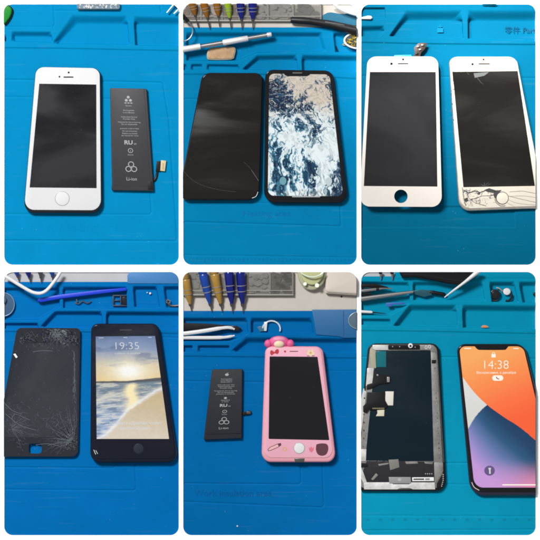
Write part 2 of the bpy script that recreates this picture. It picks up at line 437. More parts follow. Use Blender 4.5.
def chips(x0, y0, x1, y1, n, size, seed):
    rnd = random.Random(seed); g = Geo()
    for k in range(n):
        x, y = rnd.uniform(x0, x1), rnd.uniform(y0, y1); s = size*rnd.uniform(.3, 1); a = rnd.uniform(0, 6.3)
        g.join(flat([(x+s*math.cos(a+j*2.1+rnd.uniform(-.5, .5))*rnd.uniform(.3, 1), y+s*math.sin(a+j*2.1)*rnd.uniform(.3, 1)) for j in range(3)], 0))
    return g
def clampbox(g, x0, y0, x1, y1):
    g.v = [(min(max(x, x0), x1), min(max(y, y0), y1), z) for x, y, z in g.v]; return g
def quad_map(q):
    W = (math.dist(q[0], q[1])+math.dist(q[3], q[2]))/2; H = (math.dist(q[0], q[3])+math.dist(q[1], q[2]))/2
    f = homog(q, W, H); f.W = W; f.H = H; return f
def qrr(q, r, grow=(0, 0, 0, 0), n=8):
    """rounded four-cornered outline; grow = left, top, right, bottom"""
    f = quad_map(q); return [f(*p) for p in rr(-grow[0], -grow[1], f.W+grow[2], f.H+grow[3], r, n)]
def bulge(pts, k): return pts

from mathutils.geometry import delaunay_2d_cdt
def shatter(poly, foci, seed, amax=6, emax=7):
    """triangles and edges of a shattered pane; foci = x, y, how many points, spread"""
    rnd = random.Random(seed); pts = list(poly)
    def inside(p):
        c = False; n = len(poly)
        for i in range(n):
            a, b = poly[i], poly[(i+1) % n]
            if (a[1] > p[1]) != (b[1] > p[1]) and p[0] < (b[0]-a[0])*(p[1]-a[1])/(b[1]-a[1])+a[0]: c = not c
        return c
    for x, y, n, sp in foci:
        for _ in range(n):
            p = (x+rnd.gauss(0, sp), y+rnd.gauss(0, sp*.7))
            if inside(p): pts.append(p)
    n = len(poly)
    vs, es, fs, *_ = delaunay_2d_cdt([Vector(p) for p in pts], [(i, (i+1) % n) for i in range(n)], [], 1, .05)
    def ar(f): (ax, ay), (bx, by), (cx, cy) = [vs[i] for i in f]; return abs((bx-ax)*(cy-ay)-(by-ay)*(cx-ax))/2
    return [[tuple(vs[i]) for i in f] for f in fs if ar(f) < amax], [(tuple(vs[a]), tuple(vs[b])) for a, b in es if (vs[a]-vs[b]).length < emax]

# ================================================================ PICTURE 1
feats = [('recess', [(72, 14), (127.5, 15), (129.5, 44.5), (53, 44), (53, 41)], [(77, 24), (127, 24), (128.5, 43.5), (58, 43)], 4.2),
         ('recess', [(133.5, 15.5), (185, 16.5), (185, 46.5), (135, 45.5)], [(134.5, 24), (185, 25), (185, 45.5), (136.5, 44.5)], 4.2),
         ('recess', [(11, 30.5), (51.5, 31), (52.5, 42.5), (11, 41.5)], [(15, 36.5), (51, 36.5), (52, 41.5), (15, 40.5)], 3.6),
         ('recess', [(-2, 34), (6.5, 34), (6.5, 41.5), (-2, 41.5)], [(-2, 38), (5.5, 38), (5.5, 41), (-2, 41)], 3.6),
         ('step', [(4, 47), (60, 47.5), (128, 49), (179, 50)], 1.1, 0.8),
         ('groove', [(53.5, 3), (54.5, 24), (53, 27)], .6, .5), ('groove', [(53, 10.5), (76, 10.5)], .6, .4),
         ('groove', [(160, 3), (161, 12)], .7, .6), ('groove', [(4, 26.5), (50, 27)], .7, .25),
         ('groove', [(2, 79.5), (40, 80), (161, 82.5), (163, 84), (169, 120), (177, 238), (176, 241), (2, 240.5)], .75, .6),
         ('groove', [(2, 96.7), (40, 97), (143, 99.5), (145, 102), (151.5, 212), (149.5, 214.5), (2, 214)], .65, .4)]
mat1 = make_mat(1, 'azure blue silicone mat under the small white phone and the dark grey battery', M['mat1'], feats)
emboss(mat1, 1, text('mint heating area', 12, 78, 226.5, ZB+.12, wt=0.0, sx=1.15), M['mat1'])

wp = [(36.5, 67.3), (100, 68.5), (101.3, 210.5), (24.5, 210)]
t = Thing('phone', 'small white phone with a round home button and dark screen, beside the grey battery', 'phone', 1, (64, 140, ZB), 'phones')
t.part('frame', slab(qrr(wp, 9.5, (.6, .3, .9, 2.4)), ZB, 5.8, 1.4, 1.2), M['black_metal'])
fr = t.part('front_panel', slab(qrr(wp, 9), 5.6, 6.5, .5), M['white_front'])
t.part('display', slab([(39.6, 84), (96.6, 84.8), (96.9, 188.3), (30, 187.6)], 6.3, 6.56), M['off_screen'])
hb = t.part('home_button', slab(circ(62.6, 198.7, 7.4, 40), 6.2, 6.6, .2), M['seam'])
t.part('button_face', slab(circ(62.6, 198.7, 6.8, 40), 6.3, 6.66, .25), M['white_front'], hb)
t.part('camera_lens', slab(circ(59.8, 77, .9, 14), 6.3, 6.56), M['dark_dot'])
t.part('light_sensor', slab(circ(69, 72.8, 1.0, 14), 6.3, 6.56), M['dark_dot'])
t.part('earpiece', slab(rr(63.7, 76.8, 73.8, 78, .6), 6.3, 6.56), M['dark_dot'])

def battery_print(f, kind):
    """small white printing; f maps a 36 x 96 label on to the wrap"""
    g = Geo(); cx = 17.5
    def T(s, size, y, x=cx, sx=1): g.join(text(s, size, x, y, 0, sx=sx))
    if kind == 'trefoil':
        for a in (-90, 30, 150):
            x, y = cx+2.3*math.cos(math.radians(a)), 12.0+2.3*math.sin(math.radians(a))
            g.join(flat(circ(x, y, 1.5, 10), 0))
        for i in (-2.8, 0, 2.8): g.join(flat(box(cx+i-1, 15.6, cx+i+1, 16.6), 0))
        lines = [('Service', 2.0, 19), ('Rechargeable', 2.0, 24), ('Li-ion Battery', 2.0, 26.4), ('Authorized Service', 2.0, 31), ('Provider Only', 2, 33.2),
                 ('Potential for fire or burning', 1.9, 36.5), ('Do not disassemble', 1.9, 38.7), ('puncture crush or heat', 1.9, 43), ('Do not incinerate', 1.9, 45.6), ('Replace as trained', 1.9, 48), ('see manual for more', 1.9, 50.2)]
        yu, yc, yr, yl = 57, 65, 81, 91.5
    else:
        g.join(flat(circ(cx, 9.4, 2.1, 16, 2.2), 0)); g.join(flat([(cx+.1, 6.8), (cx+1.5, 5.2), (cx+1.3, 6.6)], 0))
        lines = [('Rechargeable', 2.3, 17), ('Li-ion Battery', 2.3, 19.6), ('Model 3.82 V', 2.3, 22.2), ('1810 mAh 6.91 Whr', 2.3, 27), ('Authorized Service', 2.3, 29.6), ('Provider Only', 2.3, 32.2),
                 ('Potential for fire or burning', 2.2, 36.6), ('Do not disassemble', 2.2, 39.1), ('puncture or incinerate', 2.2, 41.6)]
        yu, yc, yr, yl = 59, 68, 81.5, 90.5
        g.join(flat(circ(cx, 48, 1.6, 12), 0)); T('Assembled', 2.1, 51.2); T('in China', 2.1, 53.6)
    for s, z, y in lines: T(s, z, y)
    g.join(text('RU', 5.6, cx-1.5, yu, 0, wt=.03, sx=1.1)); T('us', 3, yu+1, cx+4.6)
    g.join(loft_ring(cx, yc, 2.3, 1.8)); T('i', 3, yc); T('Recycle', 1.7, yc+4)
    for a in (-90, 30, 150):      # three linked loops of arrows
        x, y = cx+2.9*math.cos(math.radians(a)), yr+2.9*math.sin(math.radians(a)); g.join(loft_ring(x, y, 2.7, 2.0))
    T('Li-ion', 4.2, yl)
    return g.map(f)
def loft_ring(cx, cy, r0, r1, n=24):
    a = circ(cx, cy, r0, n); b = circ(cx, cy, r1, n)
    return Geo().add([(x, y, 0) for x, y in a+b], [(i, (i+1) % n, n+(i+1) % n, n+i) for i in range(n)])

b1 = [(110.3, 88.3), (145.6, 89), (152, 186.5), (112.2, 185.8)]
t = Thing('battery', 'dark grey flat phone battery with white printing and a gold connector', 'battery', 1, (131, 140, ZB), 'phone batteries')
t.part('cell', slab(qrr(b1, 1.2, (.2, .2, 1.3, 4)), ZB, 3.6, .6), M['batt_grey'])
t.part('wrap', slab(qrr(b1, 1.0, (-1.2, 0, -1.2, 0)), 3.5, 3.75, .1), M['batt_grey'])
t.part('end_tape', slab(qrr([(111.6, 185.9), (149, 186.3), (153, 190.8), (111.8, 190.2)], .5), ZB, 3.4, .3), M['black_plastic'])
t.part('printed_text', battery_print(homog(b1, 35, 98), 'trefoil').lift(3.82), M['ink_white'], solid=False)
t.part('corner_tab', slab([(148.4, 181.5), (152, 181.5), (153.2, 190), (148, 189.6)], 3.3, 4.1, .3), M['black_plastic'])
t.part('flex_cable', tube(smooth([(151, 181, 1), (154.5, 180, .6), (156.5, 176, 0), (157.5, 168, 0.3)]), 1.3, 8, flat=.35), M['black_plastic'])
cn = t.part('connector', slab([(156.5, 161), (161, 161.2), (160, 171.5), (155.6, 171)], ZB, 1.3, .3), M['black_plastic'])
t.part('contact_pad', slab([(161, 160.2), (166.2, 160.8), (165, 171.3), (160.2, 170.8)], ZB, 1.7, .3), M['tan_pad'], cn)
t.part('contact_pad', slab(rr(162.4, 163, 163.6, 169, .3), 1.6, 1.9), M['gold'], cn)

green = mat('green_plastic', alb(10, 150, 40), rough=0.35)
t = Thing('pliers', 'green plastic tool handle tip poking in at the upper left corner', 'hand tool', 1, (6, 13, 0))
t.part('handle', slab(smooth([(-6, 3), (2, 4), (8, 5.5), (11.8, 9.5), (11.2, 15), (8, 20.5), (3, 25), (-8, 26)], 4), 0.1, 4.5, 1.6), green)
t.part('grip_edge', tube(smooth([(7, 4.5, 1.5), (12.2, 9.5, 1.5), (11.6, 15.5, 1.5), (8.2, 21.5, 1.5), (5, 25, 1.5)]), .9, 8), M['black_plastic'])
glassy = mat('clear_plastic', (0.75, 0.85, 0.85), rough=0.12, trans=0.85, spec=0.5)
t = Thing('plastic_case', 'clear plastic case edge with shiny bits at the top edge', 'plastic case', 1, (98, 5, 0))
t.part('shell', slab(rr(77, -6, 120, 9.6, 3), 0.1, 5, 1.2), glassy)
t.part('rim', tube([(77.5, 9.2, 3), (119, 9.4, 3)], .8, 8), mat('smoky_plastic', (0.02, 0.05, 0.06), rough=.15))
t.part('filling', chips(80, 2, 118, 8.6, 60, 2.4, 5).lift(5.1), M['silver'], solid=False)
t = Thing('tweezers', 'dark tweezers tips crossing the upper right corner', 'tweezers', 1, (174, 8, 0))
t.part('arm', tube([(186, 12, 3), (176, 3, 3)], [4.5, 3.5], 10, flat=.4), M['black_metal'])
t.part('arm', tube([(167, 13, 4.2), (178, 0, 4.2)], [.7, 1.0], 8), M['silver'])
t.part('arm', tube([(174, 14, 4.2), (184, 4, 4.2)], [.6, .9], 8), M['silver'])

# ================================================================ PICTURE 2
feats = [('recess', [(186, 31.5), (322.5, 31.5), (327, 51), (258, 53), (238, 61), (186, 61)], [(188, 37), (318, 37), (322.5, 50.5), (256, 51.5), (236, 59.5), (188, 59.5)], 3.8),
         ('recess', [(333, 32), (365, 32), (365, 53), (335, 52.5)], [(334.5, 36), (365, 36), (365, 52), (337, 51.5)], 3.8),
         ('recess', [(257, 54.5), (297, 54), (298, 70.5), (241, 70)], [(259, 60.5), (296.5, 60), (297.5, 69.5), (245.5, 69)], 4.0),
         ('recess', [(301.5, 54), (365, 55), (365, 73), (302, 71)], [(302.5, 60.5), (365, 61.5), (365, 72), (303, 70)], 4.0),
         ('recess', [(207, 63.5), (239, 64), (240, 70.5), (206, 70)], [(209, 66.5), (238, 67), (239, 70), (209, 69.5)], 2.6),
         ('recess', [(191, 63.5), (203, 63.5), (202, 70), (190, 70)], [(193, 66.5), (202, 66.5), (201, 69.5), (193, 69.5)], 2.6),
         ('recess', [(178, 63.5), (187, 63.5), (187, 70), (178, 70)], [(178, 66.5), (186, 66.5), (186, 69.5), (178, 69.5)], 2.6),
         ('step', [(183, 73.5), (257, 73.5), (300, 75), (357, 78)], 1.1, 0.8),
         ('groove', [(244, 38), (249, 52)], .5, .3), ('groove', [(180, 98.6), (210, 98.8)], .6, .5),
         ('groove', [(180, 221.8), (341, 226.2), (340.3, 200), (339, 180)], .7, .6), ('groove', [(180, 202), (341, 203.5)], .5, .4),
         ('groove', [(180, 255), (360, 257.5)], .7, .35)]
mat2 = make_mat(2, 'sea blue silicone mat under the shiny black phone and the ocean wallpaper phone', M['mat2'], feats, ytop=27.3)
emboss(mat2, 2, text('Heating area', 8.2, 267, 213.2, ZB+.1, sx=1.15), mat('dark_blue_relief', alb(0, 118, 176), rough=.6, spec=.06))
g = Geo()
for k in range(44):
    x = 185+k*3.9; g.join(flat(box(x, 258.5+.01*k, x+.5, 258.5+.01*k+(3.4 if k % 5 == 0 else 1.8)), 0))
g.lift(ZB+.1); o = mesh_obj('ruler_marks', g, mat('pale_blue_relief', alb(10, 110, 165), rough=.6, spec=.06), 2, mat2.location, mat2, 35, False)

def bench(t, y1, c, nm='bench_top'):
    x0, y0, x1, _ = TILES[t]
    o = mesh_obj(nm, slab(rr(x0-.1, y0-20, x1+.1, y1, 0), -7, -1.2), mat('pale_bench_surface', alb(*c), rough=.55, var=.06, vscale=25, bump=.1), t)
    o['kind'] = 'structure'
bench(2, 27.2, (205, 196, 184))

def opaque_box(name, label, tile, x0, y0, x1, y1, cells, wall, fill, seed, fillers, z0=-1.15, h=13, group='clear parts boxes'):
    t = Thing(name, label, 'parts box', tile, ((x0+x1)/2, (y0+y1)/2, z0), group)
    t.part('base', slab(rr(x0, y0, x1, y1, 2), z0, z0+1, .4), wall)
    for o in ([(x0, y1-1.6, x1, y1)], [(x0, y0, x0+1.4, y1-1.7)], [(x1-1.4, y0, x1, y1-1.7)]):
        for b in o: t.part('wall', slab(box(*b), z0+1.02, z0+h, .3), wall)
    for c in cells: t.part('divider', slab(box(c-.9, y0+.2, c+.9, y1-1.8), z0+1.02, z0+h-.6, .3), wall)
    t.part('lid_edge', tube([(x0, y1-5, z0+h+.3), (x1, y1-5, z0+h+.3)], .4, 8), wall)
    t.part('lid', slab(rr(x0+.5, y0, x1-.5, y1-1.5, 1), z0+h+.0, z0+h+.5, .1), haze_lid)
    rnd = random.Random(seed)
    xs = [x0]+list(cells)+[x1]
    for k in range(len(xs)-1):
        m, n = fillers[k % len(fillers)]
        g = Geo()
        for j in range(n):
            x = rnd.uniform(xs[k]+2.5, xs[k+1]-2.5); y = rnd.uniform(y0+8, y1-3); s = rnd.uniform(2, 6); a = rnd.uniform(0, 3)
            pts = [(x+s*math.cos(a+b)*q, y+s*.6*math.sin(a+b)) for b, q in ((0, 1), (1.2, .7), (2.4, 1), (3.6, .8), (5, .9))]
            pts = [(min(max(p, xs[k]+1.6), xs[k+1]-1.6), min(max(q, y0+.5), y1-2.2)) for p, q in pts]
            g.join(slab(pts, z0+1.1+j*.05, min(z0+2+j*.06+rnd.random(), z0+h-.3)))
        o = single('small_parts', g, m, f'heap of {m.name.replace("_", " ")} inside the clear box, compartment {"first second third fourth fifth sixth".split()[k]} from the left, {"upper middle" if tile == 2 else "lower middle"} picture', 'small parts', tile, kind='stuff')
haze_lid = mat('clouded_lid', alb(150, 146, 138), rough=.4, spec=.3)
_n = haze_lid.node_tree; _t = _n.nodes.new('ShaderNodeBsdfTransparent'); _m = _n.nodes.new('ShaderNodeMixShader'); _m.inputs[0].default_value = .22
_n.links.new(_t.outputs[0], _m.inputs[1]); _n.links.new(_n.nodes['Principled BSDF'].outputs[0], _m.inputs[2]); _n.links.new(_m.outputs[0], _n.nodes['Material Output'].inputs['Surface'])
clr = mat('cloudy_clear_plastic', alb(176, 172, 165), rough=0.3, spec=.3)
clr2 = mat('cloudy_grey_plastic', (0.40, 0.40, 0.39), rough=0.25, trans=0.25)
f_tan = mat('brown_scraps', (0.16, 0.10, 0.06), rough=.7, var=.4, vscale=200); f_dark = mat('grey_screws', (0.07, 0.07, 0.075), rough=.4, metal=.5, var=.3, vscale=300)
f_pale = mat('pale_tape_pieces', alb(215, 195, 185), rough=.6); f_mid = mat('grey_chips', (0.22, 0.22, 0.21), rough=.5, var=.3, vscale=200)
opaque_box('parts_box', 'clear compartment box standing behind the hanging screwdrivers, upper middle picture', 2, 180, -6, 321.5, 21.5, [201, 222, 239, 268, 293], clr, None, 3,
           [(f_tan, 22), (f_pale, 14), (f_tan, 16), (f_mid, 20), (f_mid, 22), (f_dark, 26)], h=4.2)

M['grip_ring'] = mat('pale_ring_mark', alb(150, 150, 150), rough=.4)
def screwdriver(tile, hx, hy, tx, ty, r, m, label, frac=.62, z=9, top=None, group='precision screwdrivers over the mat edge'):
    """handle from (hx,hy) down to the shaft, tip at (tx,ty)"""
    t = Thing('screwdriver', label, 'screwdriver', tile, (tx, ty, 0), group)
    def L(k): return (hx+(tx-hx)*k, hy+(ty-hy)*k, z+(1.2-z)*k)
    ks = [0, .06, .1, .14, .3, .32, .34, frac*.55, frac*.72, frac*.86, frac*.95, frac]
    rs = [.8, 1, .9, 1, 1.05, .9, 1.05, 1, .95, .72, .45, .36]
    t.part('handle', tube([L(k) for k in ks], [r*q for q in rs], 12), m)
    t.part('collar', tube([L(frac-.015), L(frac+.035)], [r*.46, r*.34], 12), M['dark_steel'])
    for q_ in (.63, .74): t.part('grip_ring', tube([L(frac*q_), L(frac*q_+.012)], [r*(1.03 if q_ < .7 else .98)]*2, 16), M['grip_ring'])
    t.part('shaft', tube([L(frac+.02), L(.9), L(1.0)], [.75, .72, .45], 8), M['dark_steel'])
amber = mat('amber_handle', alb(140, 88, 10, 1.2), rough=.22); limeg = mat('lime_handle', alb(140, 170, 30, 1.2), rough=.2)
navy = mat('navy_handle', alb(12, 28, 125), rough=.2); bluh = mat('blue_handle', alb(22, 70, 165), rough=.22); goldh = mat('gold_handle', alb(178, 138, 62), rough=.25)
for hx, hy, tx, ty, r, m, lab, fr_ in [(189, -9, 198.5, 28, 3.9, amber, 'amber handled screwdriver, leftmost above the upper middle mat', .66),
        (201, -9, 210.2, 29.5, 4.0, amber, 'amber handled screwdriver, middle of three above the upper middle mat', .7),
        (215.5, -9, 219.7, 27, 3.8, amber, 'amber handled screwdriver beside the lime green one', .7),
        (226, -9, 231.3, 29, 3.6, limeg, 'lime green handled screwdriver above the upper middle mat', .72),
        (239.6, -12, 242.2, 29.5, 4.1, navy, 'navy handled screwdriver next to the lime green one', .76),
        (252.6, -12, 253, 29.5, 4.4, navy, 'navy handled screwdriver, rightmost in the upper middle picture', .76)]:
    screwdriver(2, hx, hy, tx, ty, r, m, lab, fr_)

t = Thing('tweezers_loop', 'thin bent steel ring at the left edge beside the silver scalpel', 'wire ring', 2, (186, 32, 0))
t.part('ring', tube([(183.5+9.3*math.cos(a), 31+10.2*math.sin(a), 4.5) for a in [math.radians(-60+k*8) for k in range(22)]], .65, 8), M['steel'])
t.part('handle', tube(smooth([(188, 22, 5), (184, 18, 6), (178, 14, 7)]), [2.2]*7+[3]*6, 8), M['black_plastic'])

def lerp(a, b, k): return tuple(a[i]+(b[i]-a[i])*k for i in range(3))
a, b = (174, 51.2, 5), (271.5, 34.6, 3.6)
t = Thing('scalpel', 'long silver pen-shaped knife handle lying across the tray above the black phone', 'scalpel', 2, (222, 43, 0))
wsil = mat('satin_aluminium', (0.80, 0.78, 0.77), rough=.38, metal=.55)
t.part('barrel', tube([lerp(a, b, k) for k in (0, .27)], 3.1, 16), wsil)
t.part('knurled_neck', tube([lerp(a, b, k/40) for k in range(11, 22)], [2.3, 2.15]*5+[2.3], 16), M['steel'])
t.part('barrel', tube([lerp(a, b, k) for k in (.50, .51, .75, .76)], [2.4, 3.0, 3.0, 2.5], 16), wsil)
t.part('grip', tube([lerp(a, b, k) for k in (.76, .98)], [2.2, 2.3], 16), M['steel'])
t.part('end_cap', tube([lerp(a, b, k) for k in (.955, .99, 1.0)], [2.4, 2.4, 1.9], 16), wsil)
spg = mat('tan_sponge', alb(196, 160, 120), rough=.9, var=.25, vscale=160, bump=.8, bscale=700)
t = Thing('soldering_sponge', 'small tan oval sponge set in the tray below the silver scalpel handle', 'sponge', 2, (221, 53, -3))
o8 = [(210.5, 47.5), (231, 46.3), (235.5, 48.8), (234.6, 55), (231.5, 59.3), (211.5, 59.8), (207, 58), (207.3, 51.5)]
t.part('dish', slab(smooth(o8+[o8[0]], 3)[:-1], -3.9, -1.3, .4), mat('pale_rim_plastic', alb(170, 170, 150), rough=.4))
t.part('sponge_pad', slab(inset(smooth(o8+[o8[0]], 3)[:-1], 1.0), -2, -.7, .5), spg)

t = Thing('tweezers', 'black curved tweezers lying along the rear edge, upper middle picture', 'tweezers', 2, (325, 24, 0))
blk = M['black_plastic']
t.part('handle', tube([(290.5, 20.3, 4), (292, 20.3, 4), (310, 21.4, 4), (330, 24.5, 4), (365, 33, 4)], [2.6, 3.3, 3.5, 3.9, 5.0], 14), blk)
t.part('arm', tube([(318, 21.4, 6), (336, 23.8, 6.5), (346, 25.5, 6.5), (352, 27.6, 6), (365, 28, 6)], [1.4, 1.5, 1.3, 2.0, 2.2], 10, flat=.6), blk)
t.part('seam', tube([(325, 22.2, 7.4), (343, 25.4, 7.6), (350, 28.6, 7)], .3, 6), M['steel'])
single('power_cable', tube(smooth([(326, -6, 8), (334, 4.5, 8), (345, 11.5, 7), (366, 17.5, 7)], 8), 1.5, 10), M['white_plastic'], 'white cable curving across the upper right corner above the blue cloth', 'cable', 2)
clo = mat('petrol_cloth', alb(24, 105, 135), rough=.85, bump=.6, bscale=900)
g = slab(smooth([(318, 19), (328, 12.5), (341, 13.8), (352, 13.5), (366, 16.5), (366, 36), (345, 28), (322, 22), (318, 19)], 5)[:-1], -2.3, .5, .5)
single('cleaning_cloth', g, clo, 'dull petrol blue cloth beneath the black tweezers and white cable', 'cloth', 2)
t = Thing('tip_cleaner', 'white rimmed round dish of brass and black wool, right edge below the black tweezers', 'tip cleaner', 2, (360, 40, -3.5))
t.part('dish', slab(circ(361, 40.5, 17.5, 40, 8.8), -3.7, 0.8, .8), M['white_plastic'])
t.part('rim', tube([(361+16.6*math.cos(a), 40.5+8.2*math.sin(a), 1.4) for a in [2*math.pi*k/40 for k in range(40)]], .9, 8, closed=True), M['white_plastic'])
rnd = random.Random(11)
g = Geo()
for k in range(90):
    r = 14*math.sqrt(rnd.random()); an = rnd.uniform(0, 6.28); x, y = 361+r*math.cos(an), 40.5+r*.5*math.sin(an)
    g.join(tube(smooth([(x+rnd.uniform(-2, 2), y+rnd.uniform(-1.5, 1.5), 1+rnd.random()*1.8) for _ in range(3)], 3), .28, 5))
t.part('brass_wool', g, mat('brass_wool', alb(205, 175, 60), rough=.35, metal=.4))
t.part('wool_bed', slab(circ(361, 40.5, 15.5, 30, 7.3), .5, 1.2, .3), mat('dark_wool', (0.02, 0.03, 0.025), rough=.8))
single('metal_clip', tube([(329.5, 51.5, -3), (329.5, 46, -3), (336, 46, -3), (337.5, 50.5, -3)], .7, 8), M['black_metal'], 'tiny black bent clip in the right tray compartment', 'clip', 2)
single('washer', tube([(344.5+1.7*math.cos(k), 44.2+.8*math.sin(k), -3.2) for k in [2*math.pi*j/16 for j in range(16)]], .45, 6, closed=True), M['gold'], 'tiny brass washer left of the white rimmed dish', 'washer', 2)

bp = [(202.5, 73), (263, 73.2), (259.5, 200.3), (177.5, 200.3)]
t = Thing('phone', 'glossy all-black phone with a cracked lower glass and no picture', 'phone', 2, (225, 140, ZB), 'phones')
t.part('frame', slab(qrr(bp, 9.5), ZB, 6.2, 1.5, 1.5), M['black_plastic'])
fg = t.part('front_glass', slab(qrr(bp, 8.6, (-.9, -.9, -.9, -.9)), 6.0, 6.6, .5), sheen_smeared('mirror_black_glass', (0.007, 0.006, 0.005), .06, .42, sheen_smear=.34, scale=(5, 26, 9), rot=-.85, seed=3.1))
t.part('crack', strip(smooth([(180, 166), (188, 176), (199, 184), (217, 189.5), (236, 192)], 5), .35, 6.64), mat('hair_crack', (0.022, 0.022, 0.022), rough=.4), solid=False)
t.part('crack', strip(smooth([(243.5, 162), (249, 167), (254, 174), (258.6, 181)], 5), [.1]*8+[.35]*8, 6.64), mat('hair_crack_bright', (0.11, 0.11, 0.11), rough=.4), solid=False)
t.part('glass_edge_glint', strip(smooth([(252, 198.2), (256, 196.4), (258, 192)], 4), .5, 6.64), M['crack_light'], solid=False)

op = [(265.5, 70), (332.5, 71), (346.8, 200.5), (264.3, 200)]
t = Thing('phone', 'black framed phone showing foamy blue and white ocean water', 'phone', 2, (303, 136, ZB), 'phones')
t.part('frame', slab(qrr(op, 9.5, (.3, .3, .6, 2.2)), ZB, 6.0, 1.6, 1.5), M['black_plastic'])
t.part('front_glass', slab(qrr(op, 9), 5.8, 6.6, .5), M['black_glass'])
so = [(269.3, 74), (329.5, 74.8), (343.2, 196.4), (267.8, 195.8)]
f = quad_map(so); U, V = rr_grid(0, 0, f.W, f.H, 5.5, .4)
u = U/f.W; v = V/f.H
wx = fbm(u*5, v*9, 4, 5)-.5; wy = fbm(u*5+9, v*9, 4, 8)-.5
vs_ = np.interp(v, [0, .55, 1], [1.35, 1.1, .75])*v
n1 = fbm(u*7+wx*3, vs_*12+wy*3, 4, 1, .5); n2 = fbm(u*20+wx*6, vs_*32+wy*6, 4, 12, .65); n3 = fbm(u*46+wx*8, vs_*70+wy*8, 3, 22, .7)
fld = .34*n1+.38*n2+.28*n3
def G(cu, cv, su, sv): return np.exp(-(((u-cu)/su)**2+((v-cv)/sv)**2)**1.6)
dark = 1.0*G(.15, .21, .29, .21)+.60*G(.62, .47, .22, .14)+.50*G(.56, .28, .15, .09)+1.0*G(1.0, .93, .20, .20)+.72*G(.22, .82, .18, .20)+.66*G(.60, .84, .16, .15)+.5*G(.97, .07, .10, .08)+.35*G(.95, .45, .06, .12)+.25*G(.05, .62, .12, .1)
T = .590+.03*sstep(.42, .6, v)-(.19+.05*sstep(.5, .8, v))*np.clip(dark, 0, 1.05); dd = fld-T
w = sstep(-.004, .012, dd)*(1-.55*sstep(.60, .66, n3))
deep = mixc(C(9, 22, 56), C(16, 84, 118), sstep(.44, .66, n3*.4+n2*.6)*.8); teal = C(58, 160, 190)
foam = mixc(np.broadcast_to(C(228, 209, 194), U.shape+(3,)), np.broadcast_to(C(246, 250, 252), U.shape+(3,)), sstep(.30, .55, v+.15*n1))
fr = sstep(-.055, -.004, dd)*(.25+.75*sstep(.30, .55, v))*(1-.6*sstep(.45, .7, u))*1.15; foam = mixc(foam, np.broadcast_to(teal, U.shape+(3,)), fr*.8)
foam = foam*(1-.22*sstep(.46, .62, n3))[..., None]
col = mixc(foam, deep, w)*np.array([.93, 1.0, 1.0])
low = sstep(.955, .985, v); col = mixc(col, np.broadcast_to(C(40, 40, 50), col.shape), low*.5*(n3 > .5))
XX, YY = f(U, V)
scr = grid_mesh('lit_screen', XX, YY, np.full(U.shape, 6.68), screen_mat('ocean_screen', .92), t.org, t.o, col)
t.part('notch', slab(smooth([(283, 72.5), (284.6, 75.2), (287.5, 76.6), (307, 76.6), (309.8, 75.2), (311, 72.7)], 1), 6.5, 6.75), M['black_glass'])
t.part('earpiece', slab(rr(292.5, 72.6, 302, 73.8, .5), 6.7, 6.85), M['dark_steel'])
wlt = lit_mat('white_screen_marks', (.62, .64, .66))
for nm, o_ in (('date_line', rr(285, 95.2, 297, 95.8, .3)), ('lock_mark', circ(297.5, 79.3, 1.0, 12)), ('home_bar', rr(292, 196.5, 320, 197.2, .3)), ('status_mark', rr(273, 77, 277, 77.6, .3)), ('status_mark', rr(317, 77.3, 323, 77.9, .3))): t.part(nm, flat(o_, 6.74), wlt, solid=False)
t.part('clock_text', text('1', 10, 288, 88.5, 6.74), wlt, solid=False)
gr = lit_mat('grey_screen_buttons', lin(105, 160, 170))
t.part('screen_button', flat(circ(283, 181, 3.4, 24, 4), 6.74), gr, solid=False)
t.part('screen_button', flat(circ(328.5, 181.5, 3.4, 24, 4), 6.74), lit_mat('pale_screen_buttons', lin(190, 205, 210)), solid=False)

# ================================================================ PICTURE 3
feats = [('recess', [(403, 10), (545, 9.5), (545, 41.5), (388, 36), (388, 32)], [(407, 21), (545, 21), (545, 40.5), (390, 35)], 5.0),
         ('recess', [(352, 7), (385.5, 7), (386, 19), (352, 19)], [(352, 9), (384.5, 9), (385, 18), (352, 18)], 2.5),
         ('recess', [(352, 25), (385, 25), (384.5, 30), (380, 36.5), (352, 36.5)], [(352, 32), (384, 30.5), (379, 35.5), (352, 35.5)], 4.0),
         ('step', [(361, 41.5), (430, 43), (536, 43.8)], 1.3, 1.1),
         ('groove', [(355, 75.5), (540, 78)], .7, .5),
         ('recess', [(340, 205), (515.5, 206), (516, 228), (340, 228)], [(340, 206.5), (514.5, 207.5), (515, 227), (340, 227)], .9)]
feats[0] = ('recess', [(406, 9.8), (462.5, 9.6), (463.5, 38.5), (389, 36.5), (391, 33)], [(408, 21), (462, 21), (463, 38), (391.5, 35.5)], 5.0)
feats.append(('recess', [(467.5, 9.6), (545, 9.5), (545, 42), (468, 38.8)], [(468.3, 21), (545, 21.5), (545, 41), (469, 38)], 5.0))
mat3 = make_mat(3, 'turquoise silicone mat under the white display assembly and the cracked white phone', M['mat3'], feats)
rel = mat('turquoise_relief', alb(0, 82, 118), rough=.6, spec=.06)
emboss(mat3, 3, text('零件 Parts', 7.6, 505, 29.6, -4.85, align='LEFT', sx=1.05), rel)
emboss(mat3, 3, text('+', 9, 440.5, 26, -4.85).join(flat(box(437.5, 27.5, 443.5, 32), -4.87)), mat('light_turquoise_relief', alb(0, 122, 160), rough=.5, spec=.06))

